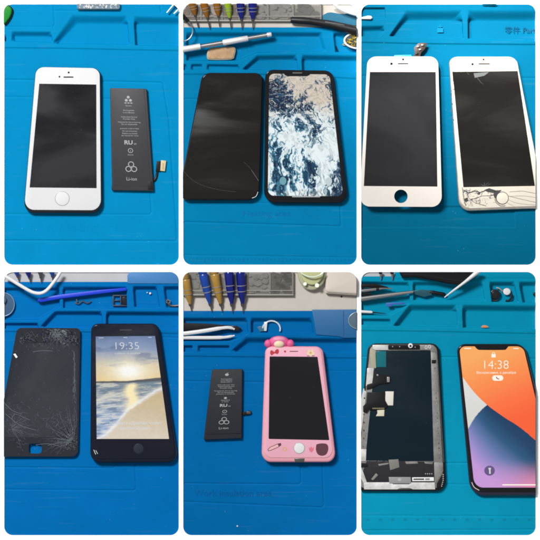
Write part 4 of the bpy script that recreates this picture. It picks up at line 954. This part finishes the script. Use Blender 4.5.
t.part('shaft', slab([(172, 322.5), (205, 323.5), (232, 325.5), (237, 326), (241, 328.3), (238, 330.6), (230, 330), (200, 330), (172, 331)], -3.4, -1.6, .6), M['black_plastic'])
t.part('tip', slab([(230, 325.6), (237, 325.9), (241.3, 328.3), (237.5, 331), (231, 330.3)], -1.7, -1.0, .4), M['black_metal'])

b5 = [(212, 369.5), (242.3, 369.2), (241.5, 433.2), (205, 434.2)]
t = Thing('battery', 'black slim phone battery with white printing and side tab, beside the pink phone', 'battery', 5, (224, 402, ZB), 'phone batteries')
t.part('cell', slab(qrr([(212, 369.3), (242.6, 369), (241.9, 438.4), (203.6, 439.8)], 1), ZB, 3.2, .8), M['batt_black'])
t.part('wrap', slab(qrr(b5, .8), 3.1, 3.7, .25), M['batt_black'])
t.part('printed_text', battery_print(homog(b5, 35, 98), 'fruit').lift(3.76), M['ink_white'], solid=False)
ct = t.part('flex_cable', slab(smooth([(241.5, 411.5), (245, 411.8), (250, 410.6), (251.6, 412.4), (250, 414.4), (245, 415), (241.5, 415), (241.5, 411.5)], 3)[:-1], ZB, 1.2, .3), M['black_plastic'])
t.part('connector', slab(rr(246.5, 411.4, 250.8, 413.9, .8), 1.1, 1.8, .2), M['dark_steel'], ct)

pk = mat('pink_rubber_case', alb(250, 184, 202), rough=.42, var=.02, bump=.08); pk2 = mat('pink_case_side', alb(246, 170, 184), rough=.45)
pq = [(265.6, 346.3), (322.3, 346.6), (335.6, 459), (261.8, 459)]
t = Thing('phone', 'phone in a pink decorated case with a dark screen and pink ruffled ornament on top', 'phone', 5, (298, 402, ZB), 'phones')
t.part('case', slab(qrr(pq, 8.5, (.4, .3, .4, 2.3)), ZB, 7.4, 2.2, 1.8), pk2)
t.part('case_front', slab(qrr(pq, 7.5, (-1.6, -1.2, -1.8, -1.2)), 7.1, 7.9, .5), pk)
t.part('display', slab(qrr([(269.6, 356.2), (317.4, 356.6), (329.2, 439.8), (268.6, 438.6)], .8), 7.6, 8.0), M['off_screen'])
hb = t.part('home_button', slab(circ(299.2, 447.8, 5.7, 32), 7.8, 8.1, .15), M['seam'])
t.part('button_face', slab(circ(299.2, 447.8, 5.1, 32), 7.9, 8.25, .25), M['white_front'], hb)
t.part('port_opening', slab([(294, 458), (304.8, 458), (304, 461.7), (295, 461.7)], 4, 7.55, .3), M['dark_steel'])
red = mat('red_print', alb(205, 50, 62), rough=.5); wine = mat('wine_print', alb(92, 42, 58), rough=.5); rose = mat('rose_print', alb(232, 120, 140), rough=.5); yel = mat('yellow_print', alb(232, 175, 90), rough=.5)
z = 7.96
g = flat(smooth([(274.5, 352), (271.5, 350), (270, 352.3), (271.5, 355.2), (274.8, 353.2), (277.5, 354), (279, 351.5), (277.8, 348.8), (275.5, 350), (274.5, 352)], 3)[:-1], z)
t.part('printed_bow', g, red, solid=False)
t.part('printed_dot', flat(circ(285, 351.3, 1.1, 12), z), red, solid=False)
t.part('earpiece', flat(rr(289.5, 350.8, 298, 351.6, .3), z), wine, solid=False)
g = Geo()
for k in range(5): g.join(flat(circ(310.5+2.5*math.cos(k*1.257+.3), 352.6+1.9*math.sin(k*1.257+.3), 1.7, 10), z+k*.005))
fl = t.part('printed_flower', g, mat('cream_print', alb(250, 225, 190), rough=.5), solid=False)
t.part('flower_centre', flat(circ(310.5, 352.6, 1.2, 10), z+.05), yel, fl, solid=False)
t.part('flower_stem', flat(rr(307, 355.4, 314.5, 356, .2), z), wine, solid=False)
g = Geo()
o_ = [(267.6, 449), (270, 446.6), (277, 443.6), (280.8, 443), (281, 445), (278, 447.2), (271, 450.2), (268, 450.8)]
pn = t.part('printed_pen', flat(o_, z), wine, solid=False)
t.part('pen_barrel', flat(inset(o_, .55), z+.03), mat('pale_pink_print', alb(246, 190, 190), rough=.5), pn, solid=False)
t.part('pen_cap', flat([(277.6, 443.4), (280.8, 442.6), (281.4, 444.8), (278.6, 446)], z+.06), wine, pn, solid=False)
t.part('printed_ring', loft_ring(284.7, 448.9, 2.2, 1.4).lift(z), yel, solid=False)
t.part('printed_petals', flat([(308.6, 446.5), (310, 448), (311.2, 445.8), (312.4, 448), (313.9, 446.3), (313.4, 450.2), (311.6, 452.2), (309.4, 450.8)], z), rose, solid=False)
t.part('printed_patch', flat(smooth([(316.3, 444), (321.5, 443), (327, 444), (328.2, 449), (326, 454), (321.5, 455.4), (317.5, 453.6), (315.8, 449), (316.3, 444)], 4)[:-1], z), wine, solid=False)
0 and t.part('patch_dots', flat(rr(318.6, 450.3, 321, 451.3, .4), z+.04).join(flat(rr(323.3, 450, 325.8, 451, .4), z+.04)), mat('pale_violet_print', alb(205, 190, 205), rough=.5), solid=False)
hot = mat('hot_pink_rubber', alb(235, 80, 150), rough=.45)
sphere_cache = {}
def blob(x, y, z_, rx, ry, rz, n=14, m=8):
    rings = []
    for k in range(1, m):
        a = math.pi*k/m; rings.append([(x+rx*math.sin(a)*math.cos(2*math.pi*j/n), y+ry*math.sin(a)*math.sin(2*math.pi*j/n), z_-rz*math.cos(a)) for j in range(n)])
    return loft(rings)
pale = mat('pale_pink_rubber', alb(248, 150, 185), rough=.6, bump=.5, bscale=500)
hot = mat('hot_pink_rubber', alb(238, 92, 152), rough=.6, bump=.5, bscale=500)
orn = t.part('case_ornament', blob(279, 342.2, 4, 10.5, 6.4, 4, 24, 12), hot, ang=60)
for x, y, r in ((268.3, 343.6, 4.0), (290.2, 343.6, 4.0)): t.part('side_lobe', blob(x, y, 4.4, r, r*1.05, 3.2, 18, 10), hot, orn, ang=60)
t.part('ruffle', blob(279, 339.4, 5.4, 7.0, 3.2, 3.0, 20, 10), pale, orn, ang=60)
t.part('cream_centre', blob(279, 344.0, 6.6, 5.4, 3.9, 2.6, 20, 10), mat('cream_rubber', alb(248, 226, 190), rough=.6), orn, ang=60)

# ================================================================ PICTURE 6
feats = [('recess', [(350, 280.5), (409.5, 281.5), (410.5, 303.5), (401, 310), (390, 316), (350, 316)], [(350, 285), (408.5, 286), (409.5, 303), (388, 314.5), (350, 314.5)], 3.4),
         ('recess', [(412.5, 281), (483, 281), (485.5, 300.5), (413.5, 300.5)], [(413.5, 286), (482, 286), (484.5, 299.5), (414.5, 299.5)], 3.6),
         ('recess', [(489, 281), (515, 281), (519, 302.5), (491.5, 302.5)], [(491, 286.5), (514, 286.5), (518, 301.5), (493.5, 301.5)], 4.4),
         ('recess', [(518.5, 281), (546, 281), (546, 303.5), (522.5, 303)], [(520.5, 286.5), (546, 286.5), (546, 302.5), (524.5, 302)], 4.4),
         ('recess', [(409, 303.8), (457, 304), (458, 327.5), (392.5, 326.5)], [(411.5, 311.5), (456.3, 311.5), (457.3, 326.5), (396.5, 325.5)], 4.8),
         ('recess', [(462, 304), (546, 305), (546, 330), (463, 328)], [(462.8, 311.5), (546, 312.5), (546, 329), (463.8, 327)], 4.8),
         ('recess', [(350, 318), (391, 318.5), (391, 325.5), (350, 325)], [(350, 321.5), (389.5, 321.5), (389.5, 324.6), (350, 324.4)], 3.0),
         ('step', [(361, 330), (420, 330.5), (536, 333)], 1.1, 0.8),
         ('groove', [(355, 356.6), (460, 357.2), (545, 359)], .6, .5), ('groove', [(355, 463), (545, 463.2)], .6, .55), ('groove', [(355, 484.3), (545, 484.3)], .5, .35),
         ('groove', [(355, 515.5), (545, 516.5)], .8, .3), ('groove', [(355, 530.5), (545, 529.5)], .6, .45)]
mat6 = make_mat(6, 'teal blue silicone mat under the removed display and the orange wallpaper phone', M['mat6'], feats, ytop=276.5)
mesh_obj('corner_panel', slab([(395, 278), (395, 262), (546, 262), (546, 278)], -2.4, .3, .2), M['mat6'], 6, mat6.location, mat6)
g = Geo()
for k in range(14): g.join(flat(circ(368+k*12.4, 519.8, 1.7, 12, 1.2), ZB+.1))
mesh_obj('moulded_dots', g, mat('teal_relief', alb(8, 136, 166), rough=.6, spec=.06), 6, mat6.location, mat6, 35, False)
bench(6, 276.4, (196, 198, 200))
for x, lab in ((380.5, 'small black pin crossing the rear edge, left of two, lower right picture'), (392, 'small black pin crossing the rear edge, right of two, lower right picture')):
    t = Thing('screwdriver', lab, 'screwdriver', 6, (x, 277, 0), 'black screwdriver points')
    t.part('handle', tube([(x-.5, 258, 4), (x, 274, 3)], [2.2, 1.7], 10), M['black_plastic'])
    t.part('shaft', tube([(x, 274, 3), (x+.3, 279.5, 1.5)], [1.0, .7], 8), M['steel'])
t = Thing('tweezers', 'big black plastic tool with a tapering body along the top edge, lower right picture', 'hand tool', 6, (430, 277, 0))
t.part('body', slab([(399.5, 262), (482, 262), (476.5, 271), (470, 279.5), (459, 285.3), (447, 283.8), (430, 279.8), (415, 277.5), (402, 277.8), (399, 272)], .35, 6, 2.2), M['black_plastic'])
t.part('ridge', tube(smooth([(403, 274.5, 5.8), (425, 275.3, 6), (447, 279.5, 6), (462, 280.8, 5.5)], 4), .7, 8), M['black_metal'])
single('spudger', tube(smooth([(444.5, 297.5, .5), (452, 291.5, 3), (464, 282.5, 6.5), (474, 274.5, 8), (484, 266.5, 8)], 4), [.5, .6, .7, .8, 1, 1.1, 1.2, 1.3, 1.4, 1.6, 1.8, 2, 2.2, 2.4, 2.4, 2.4, 2.4], 12), M['white_plastic'], 'white pointed plastic stick leaning out from under the big black tool', 'pry tool', 6)
t = Thing('scalpel', 'long thin silver knife handle with a grey blade, lying across the teal tray', 'scalpel', 6, (390, 296, 0))
a, b = (350, 300.2, 2.5), (413, 291.8, 2.5)
t.part('barrel', tube([a, lerp(a, b, .5), b], [2.5, 2.3, 1.5], 14), M['steel'])
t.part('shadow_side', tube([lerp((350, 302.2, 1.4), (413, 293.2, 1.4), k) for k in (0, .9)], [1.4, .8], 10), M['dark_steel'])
t.part('blade', slab([(411, 291), (422, 289.6), (431, 290.6), (432, 295), (424, 297), (412, 293.5)], -1, -.2, .2), mat('blue_grey_blade', alb(40, 100, 115), rough=.35, metal=.3))
t = Thing('pen', 'short black cylindrical tool lying right of the grey blade', 'hand tool', 6, (438, 294, 0))
t.part('barrel', tube([(428, 291.6, -1.8), (430, 292, -1.6), (443.5, 294.2, -1.6), (445.5, 294.6, -1.8)], [1.0, 1.8, 1.9, 1.3], 12), M['black_plastic'])
t.part('ring', tube([(433, 292.4, -1.6), (434.4, 292.6, -1.6)], 2.05, 12), M['black_metal'])
t = Thing('tweezers', 'short steel tweezers with dark tips at the left edge of the teal tray', 'tweezers', 6, (374, 288, 0))
t.part('arm', tube([(350, 292.2, 2), (377, 288.9, 2), (384, 288.2, 1.6), (392.5, 288.6, 1)], [1.9, 1.8, 1.0, .5], 12), M['steel'])
t.part('arm', tube([(350, 286.2, 3), (375, 285.6, 3), (388, 287.5, 1.4)], [2.3, 2.0, .6], 12), M['black_plastic'])
t.part('collar', tube([(376, 289, 2), (379, 288.7, 2)], 2.1, 12), M['black_metal'])
t.part('pad', tube([(350, 295.4, 1), (371, 293.6, 1)], [1.6, 1.2], 10), M['black_plastic'])
single('plastic_pick', slab([(386, 303), (404.5, 302.4), (405, 304.2), (392, 304.9), (391.5, 306.6), (387, 306.6)], .1, 1.1, .3), mat('violet_blue_plastic', alb(60, 105, 190), rough=.35), 'narrow violet blue plastic strip at the top of the slanted ridge', 'plastic pick', 6)
t = Thing('brush', 'thin white handled probe with a black tip near the left slanted ridge', 'probe', 6, (372, 312, 0))
t.part('handle', tube([(350, 310.9, 0), (371, 312.2, 0), (372.5, 312.3, 0)], [1.6, 1.4, .8], 12), M['white_plastic'])
t.part('tip', tube([(372, 312.3, 0), (386, 313.7, -.4)], [.75, .3], 8), M['black_metal'])
t = Thing('camera_module', 'round black camera module in the square compartment above the orange phone', 'camera module', 6, (495, 294, -4.4))
t.part('housing', slab(circ(495.2, 294.2, 5.2, 24, 5), -4.4, -1.6, .8), M['black_metal'])
t.part('lens', slab(circ(495.2, 294.2, 3.1, 20), -1.7, -1.2, .3), M['dark_dot'])
t.part('tail', tube(smooth([(491, 299.5, -3.6), (495, 300.6, -3.4), (498, 300, -3.6)], 3), .7, 6), brf)
t = Thing('button_cell', 'shiny white round cell in the square compartment beside the camera module', 'button cell', 6, (507, 291.5, -4.4))
t.part('case', slab(circ(507, 291.5, 3.7, 24, 3.4), -4.3, -2.6, .5), M['white_plastic'])
t.part('rim', tube([(507+3.7*math.cos(a), 291.5+3.4*math.sin(a), -2.9) for a in [2*math.pi*k/24 for k in range(24)]], .35, 6, closed=True), M['silver'])
single('flex_scrap', tube(smooth([(512, 294, -3.4), (511.5, 298, -3), (508.5, 301, -3), (506, 300.5, -3.2)], 4), 1.1, 8, flat=.5), M['black_plastic'], 'black curled flex scrap right of the white round cell', 'flex scrap', 6)
single('flex_scrap', tube(smooth([(496.5, 287.5, -3), (500, 288.8, -2.8), (502.5, 291.4, -3)], 4), .8, 8, flat=.6), M['silver'], 'silver curled scrap between the camera module and the white cell', 'flex scrap', 6)
single('knob', slab(circ(537.5, 294.3, 4.2, 20, 2.8), -4.3, -1.5, .7), M['black_plastic'], 'black knob cut by the right edge of the teal tray', 'knob', 6)
single('crumb', slab(smooth([(481, 327.4), (482.5, 325.6), (485.3, 325.2), (488, 326.3), (488.3, 327.4), (484.5, 327.9), (481, 327.4)], 3)[:-1], -.6, 1.0, .4), mat('orange_crumb', alb(225, 150, 95), rough=.7), 'small orange crumb lying above the orange wallpaper phone', 'crumb', 6)

gp = [(368.3, 343.4), (438.7, 343.4), (446.2, 490.8), (353.5, 490.8)]
t = Thing('display_assembly', 'removed phone display lying face down showing its metal back and flex cables', 'phone display', 6, (402, 417, ZB))
t.part('rim', slab(qrr(gp, 9), ZB, 3.6, .9, .6), M['black_plastic'])
backm = sheen_smeared('dark_back_film', (0.003, 0.010, 0.016), .10, .22, sheen_smear=.25, scale=(6, 16, 6), rot=.5, seed=2)
gl = mat('grey_metal_strip', (0.25, 0.245, 0.23), rough=.4, metal=.6, var=.25, vscale=120); gl2 = mat('bright_metal_strip', (0.56, 0.55, 0.53), rough=.4, metal=.3, var=.25, vscale=110); gl3 = mat('shadowy_metal_strip', (0.08, 0.08, 0.08), rough=.4, metal=.6, var=.3, vscale=130)
tealw = mat('teal_film', alb(10, 115, 125), rough=.25)
def bit(nm, o, z0, z1, m, b=.15, r=None, par=None, label=None): return t.part(nm, slab(o, z0, z1, b), m, par, label=label)
bit('frame_plate', qrr(gp, 8, (-2.3, -1.6, -2.5, -2.2)), 3.5, 3.8, gl, .1)
bit('back_film', [(376, 350.3), (430.5, 350.3), (433.6, 461), (365, 461), (371, 400)], 3.75, 4.0, backm)
bit('metal_strip', [(431, 352), (436, 352), (442.6, 462), (433.8, 462)], 3.75, 4.1, gl)
bit('metal_strip', [(436.3, 352), (437.3, 352), (444.2, 462), (443, 462)], 3.75, 4.2, gl3)
bit('metal_strip', [(434, 462.4), (442.8, 462.4), (443, 471), (436, 483), (434, 483)], 3.75, 4.15, gl)
bit('tape', [(370, 349), (375.4, 350.5), (376, 368), (371, 368)], 4.0, 4.3, mat('yellowed_tape', alb(180, 176, 150), rough=.5))
rnd = random.Random(21)
for k in range(9): bit('contact', rr(372.5+k*1.35, 407.6, 373.2+k*1.35, 408.9, .1), 5.6, 5.75, M['gold'], .03)
for k in range(22): y_ = 353+k*5; bit('screw_boss', circ(433.6+(y_-352)*.055, y_, rnd.uniform(.25, .55), 8), 4.1, 4.35, rnd.choice((M['black_plastic'], gl3, M['ink_white'])), .03)
for k in range(8): y_ = 390+k*8; bit('screw_boss', circ(364.6-(y_-390)*.02+rnd.uniform(-.6, .6), y_, rnd.uniform(.4, .9), 8), 4.4, 4.6, rnd.choice((M['black_plastic'], gl3)), .03)
bit('teal_window', [(376.2, 351), (386, 351), (386, 367), (376, 367)], 4.0, 4.15, tealw)
bit('metal_strip', [(372.5, 344.9), (388, 344.9), (388, 350), (375, 350), (372.5, 348.5)], 4.0, 4.5, gl2)
bit('earpiece_bar', rr(388.3, 344.8, 419.5, 349.2, .8), 4.0, 5.2, M['black_plastic'], .3)
for x in (392.5, 399.5, 410.5, 415): bit('contact_dot', circ(x, 346.5+(x > 405)*.6, .55, 10), 5.1, 5.35, M['ink_white'], .05)
bit('screw_boss', circ(410.3, 345.6, 2.4, 18), 4.5, 5.5, M['white_plastic'], .3); t.part('screw_boss', slab(circ(410.3, 345.9, 1.1, 14), 5.4, 5.6), M['black_plastic'])
bit('metal_strip', [(420, 345), (433, 345), (436.5, 349), (437, 352), (431, 352), (430, 350), (420, 350)], 4.0, 4.4, gl)
for x, y in ((426, 347.3), (429.5, 346.6)): t.part('screw_boss', tube([(x+1.1*math.cos(a), y+1.6*math.sin(a), 4.6) for a in [2*math.pi*k/14 for k in range(14)]], .3, 6, closed=True), M['white_plastic'])
bit('black_clip', [(431.5, 359.8), (435.8, 359.8), (435.6, 363), (431.5, 363)], 4.1, 5, M['black_plastic'])
bit('metal_strip', [(367.2, 368), (373.6, 368), (372.4, 385), (365.8, 386)], 3.95, 4.5, gl2)
fl = bit('flex_cable', [(373.5, 370), (379, 374.5), (389.5, 375.5), (391, 378), (389, 383), (379, 384.3), (370, 389), (366.5, 389.4), (366.8, 384.5), (372, 383), (373, 376)], 4.0, 5.0, M['black_plastic'], .3)
bit('contact', rr(386.8, 376.8, 389.5, 382, .5), 5.0, 5.3, M['silver'], .1, par=fl); bit('contact', circ(377.4, 375, .9, 10), 5, 5.3, M['silver'], .1, par=fl)
fl = bit('flex_cable', [(367, 392), (385, 392.4), (384.6, 399.5), (387.4, 404.4), (387, 407.3), (377, 409.5), (369, 409.6), (366.5, 413), (363, 411.5), (363, 406), (366, 403)], 4.3, 5.6, M['black_plastic'], .3)
bit('white_pad', [(385.3, 391.3), (393.6, 391.3), (393, 405.3), (387, 405.2), (385.2, 400)], 4.0, 4.7, mat('white_pad', alb(232, 228, 215), rough=.6))
bit('white_pad', [(377, 410), (384.3, 409.6), (384, 416), (375.8, 416), (377.4, 413)], 4.0, 4.6, mat('ivory_pad', alb(222, 215, 190), rough=.6))
bit('white_strip', [(363.5, 388), (366.4, 392), (362.3, 425), (355, 470), (350, 470), (356, 425)], 3.95, 4.4, gl2)
bit('white_strip', [(350, 449), (366.3, 449), (365.8, 461), (350, 461)], 4.05, 4.5, gl2); bit('black_clip', [(350, 463), (367, 463), (368, 466.5), (350, 468)], 4.1, 5, M['black_plastic'])
tp = mat('black_tape', (0.014, 0.014, 0.017), rough=.22, spec=.5, bump=.8, bscale=150, bdist=.0005)
bit('tape', [(366.5, 460.4), (433.8, 461.6), (434.3, 481.8), (364.5, 481.8), (362, 474)], 4.0, 4.5, tp)
bit('clear_tape', [(388.5, 459.6), (398.2, 459), (399.2, 467), (390, 470)], 4.5, 4.7, mat('frosted_tape', alb(128, 126, 120), rough=.4), .05)
for o in ([(405, 461.5), (417, 461.2), (418, 463.4), (406, 463.8)], [(371, 479), (376, 473), (378, 475), (373, 480)], [(378, 464), (389, 462.4), (388, 464), (379, 465.6)], [(424, 461.8), (433, 462), (432, 464), (425, 463.4)]): bit('tape_wrinkle', o, 4.5, 4.66, gl, .04)
lb = bit('label_strip', [(388.6, 476.8), (410.5, 476.8), (411, 483.2), (389.2, 483.2)], 4.5, 4.9, mat('grey_label', alb(150, 150, 150), rough=.45)); bit('label_dot', circ(399.5, 479.6, 1.9, 14, 1.5), 4.9, 5.0, M['ink_white'], .02, par=lb)
lb = bit('label_strip', [(412, 477.2), (433.6, 477), (433.8, 480.8), (412.2, 480.9)], 4.5, 5, M['white_plastic'], .1)
bit('label_rule', rr(413.2, 478.2, 424, 479.7, .2), 5, 5.06, M['dark_steel'], .01, par=lb); bit('label_rule', rr(425, 478, 429.5, 479.8, .2), 5, 5.06, M['ink_grey'], .01, par=lb)
for k in range(4): bit('contact_dot', circ(425.3+k*2.1, 473.6, .55, 10), 4.5, 4.7, M['ink_white'], .03)
for k in range(7): bit('contact_dot', circ(443.0-(k > 3)*(k-3)*.5, 474.5+k*1.9, .6, 10), 3.85, 4.25, M['ink_white'], .05)
bit('corner_patch', [(436.5, 483.5), (443.5, 471.5), (444.6, 478), (442, 485.5), (436.6, 488.6)], 3.78, 4.0, M['black_plastic'], .05)
bit('bottom_plate', [(363.5, 482.2), (434.4, 482.2), (435, 489.2), (364, 489.2)], 4.0, 4.5, gl2, .1)
bit('plate_notch', smooth([(397, 489.3), (400, 487.9), (409, 487.9), (412, 489.3), (397, 489.3)], 3)[:-1], 4.5, 4.6, gl3, .02); bit('plate_notch', [(391, 482.3), (411, 482.3), (409, 484), (393, 484)], 4.5, 4.6, gl3, .02)
bit('white_strip', [(361, 466), (366.8, 482), (363.5, 483), (358, 472)], 4.2, 4.6, gl2)

rp = [(456.7, 344), (524, 344), (560, 492.5), (470.5, 492.5)]
t = Thing('phone', 'large black framed phone with a lit orange, blue and pink wallpaper', 'phone', 6, (497, 417, ZB), 'phones')
t.part('frame', slab(qrr(rp, 11, (.5, .3, .5, 2.2)), ZB, 4.2, 1.3, 1.0), mat('midnight_metal', (0.012, 0.016, 0.035), rough=.22, metal=.3, coat=.4))
t.part('front_glass', slab(qrr(rp, 10.3, (-.6, -.4, -.6, -.4)), 4.0, 4.8, .5), M['black_glass'])
sq6 = [(459, 346.3), (523, 346.3), (556, 487.3), (474.3, 487.3)]
f = quad_map(sq6); U, V = rr_grid(0, 0, f.W, f.H, 7.5, .4); XX, YY = f(U, V)
K = (XX < 538); x, y = XX, YY
kk = np.clip((y-346)/80+(x-500)/200, 0, 1)
orange = ramp(kk, [(0, (250, 172, 96)), (.35, (252, 146, 78)), (.7, (253, 116, 64)), (1, (250, 98, 52))])
q1 = smooth([(450, 362), (462, 376.5), (473, 391), (486, 404), (503, 416.5), (520, 427.5), (538, 443), (560, 466)], 8); e1 = np.interp(x, [p[0] for p in q1], [p[1] for p in q1])           # lower edge of the orange
q2 = smooth([(450, 455), (460, 441.5), (468, 428.5), (476, 415.5), (486.5, 405), (500, 396)], 8); e2 = np.interp(x, [p[0] for p in q2], [p[1] for p in q2])                    # lower edge of the pale wedge
white = ramp(np.clip((y-380)/50, 0, 1), [(0, (226, 224, 222)), (1, (212, 214, 206))])
bl = ramp(np.clip((y-e1)/70+ (470-x)/160*.5, 0, 1)+0*x, [(0, (22, 66, 104)), (.25, (40, 88, 128)), (.5, (98, 120, 172)), (.8, (160, 142, 205)), (1, (196, 150, 214))])
pinkk = np.broadcast_to(C(240, 140, 175), bl.shape)
bl = mixc(bl, pinkk, sstep(458, 488, y)*sstep(478, 536, x)*.85)
bl = mixc(bl, np.broadcast_to(C(205, 155, 220), bl.shape), sstep(455, 485, y)*(1-sstep(490, 536, x))*.6)
under = np.exp(-np.maximum(y-e1, 0)/9)*(x > 484); bl = mixc(bl, np.broadcast_to(C(12, 50, 88), bl.shape), under*.6)
col = np.where((y < e1)[..., None], orange, np.where((y < e2)[..., None] & (x < 487)[..., None], white, bl))
grid_mesh_x = XX.copy()
# the part beyond the opening of the board is left off
nx = XX.shape[1]; lim = 535.2
XL = XX[:, :1]; XR = np.minimum(XX[:, -1:], lim); uu = np.linspace(0, 1, nx)[None, :]; 
XN = XL*(1-uu)+XR*uu
for r_ in range(XX.shape[0]):
    for c_ in range(3): col[r_, :, c_] = np.interp(XN[r_], XX[r_], col[r_, :, c_])
grid_mesh('lit_screen', XN, YY, np.full(U.shape, 4.88), screen_mat('wallpaper_screen', .97), t.org, t.o, col)
t.part('notch', slab(smooth([(473, 344.6), (475, 347), (477.5, 349.4), (482, 349.9), (503, 349.9), (506, 349), (508, 346.5), (510, 344.6), (473, 344.6)], 2)[:-1], 4.7, 4.95), M['black_glass'])
fm6 = homog(sq6, 66, 144)
wl = lit_mat('warm_white_screen_marks', (1, .90, .78))
t.part('clock_text', text('14:38', 12.4, 496.2, 364.4, 4.95, wt=-.014), wl, solid=False)
t.part('date_text', text('Воскресенье, 6 декабря', 3.4, 496, 372.4, 4.95), wl, solid=False)
t.part('lock_symbol', flat(rr(491.2, 354, 495.4, 357.3, .6), 4.95).join(loft_ring(493.3, 353.5, 1.5, 1.0).lift(4.95)), wl, solid=False)
t.part('home_bar', flat(rr(502, 484, 535.5, 485.2, .4), 4.95), wl, solid=False)
g = Geo()
for o_ in (rr(464, 348, 471, 348.8, .35), rr(513, 348, 518.5, 348.8, .35)): t.part('status_mark', flat(o_, 4.95), wl, solid=False)

pill = t.part('notification_pill', flat(rr(492, 375.2, 503, 380.6, 2.6), 4.93), wl, solid=False)
t.part('call_mark', strip(smooth([(496, 376.6), (497, 378.4), (499, 379)], 3), .9, 4.94), lit_mat('wine_screen_mark', lin(150, 50, 80)), pill, solid=False)
tb = t.part('torch_button', flat(circ(489.3, 470.4, 5.3, 30, 5), 4.93), lit_mat('violet_screen_button', lin(98, 78, 128)), solid=False)
t.part('torch_mark', flat([(488, 467.6), (490.8, 467.6), (490.3, 470), (490.5, 473.6), (488.9, 473.6), (488.8, 470)], 4.96), wlt, tb, solid=False)
t.part('edge_glint', strip(smooth([(471.5, 482), (474, 487), (479, 490)], 4), .6, 4.86), mat('painted_edge_glint', (.6, .5, .5), rough=.3), solid=False)  # pale strip painted as a highlight on the rounded corner

# ================================================================ camera, light
cam = bpy.data.cameras.new('camera'); co = bpy.data.objects.new('camera', cam); COL.objects.link(co)
co.location = (0, 0, CAMZ); cam.sensor_width = 36; cam.lens = 36*(CAMZ-.001)/.540; cam.clip_end = 50; cam.clip_start = .05
sc.camera = co
w = bpy.data.worlds.new('World'); sc.world = w; w.use_nodes = True
bg = w.node_tree.nodes['Background']; bg.inputs['Color'].default_value = (1.0, 1.0, 1.02, 1); bg.inputs['Strength'].default_value = 0.31
def area_lamp(name, loc, target, size, power, col=(1, 1, 1)):
    l = bpy.data.lights.new(name, 'AREA'); l.shape = 'DISK'; l.size = size; l.energy = power; l.color = col
    o = bpy.data.objects.new(name, l); COL.objects.link(o); o.location = loc
    o.rotation_euler = (Vector(target)-Vector(loc)).to_track_quat('-Z', 'Y').to_euler(); return o
dr = Vector((-.50, .62, 1.0)).normalized()
area_lamp('ceiling_lamp', dr*2.1, (0, 0, 0), .5, 60)
def spot(name, x, y, power, rad_mm, h=1.3, blend=1.0, size=.12, off=(-.30, .62)):
    l = bpy.data.lights.new(name, 'SPOT'); l.energy = power; l.shadow_soft_size = size; l.spot_blend = blend
    tgt = P(x, y, 0); loc = tgt+Vector((off[0]*h, off[1]*h, h)); l.spot_size = 2*math.atan(rad_mm*.001/(loc-tgt).length)
    o = bpy.data.objects.new(name, l); COL.objects.link(o); o.location = loc
    o.rotation_euler = (tgt-loc).to_track_quat('-Z', 'Y').to_euler()
spot('added_glare_spot', 474, 16, 760, 116)  # added spot without a real fixture, brightens the rear of the turquoise mat
spot('added_glare_spot', 425, 520, 110, 95)  # second added spot, imitates glare on the front of the teal mat
sc.cycles.filter_width = 2.1
sc.view_settings.view_transform = 'Standard'; sc.view_settings.look = 'None'; sc.view_settings.exposure = 0; sc.view_settings.gamma = 1
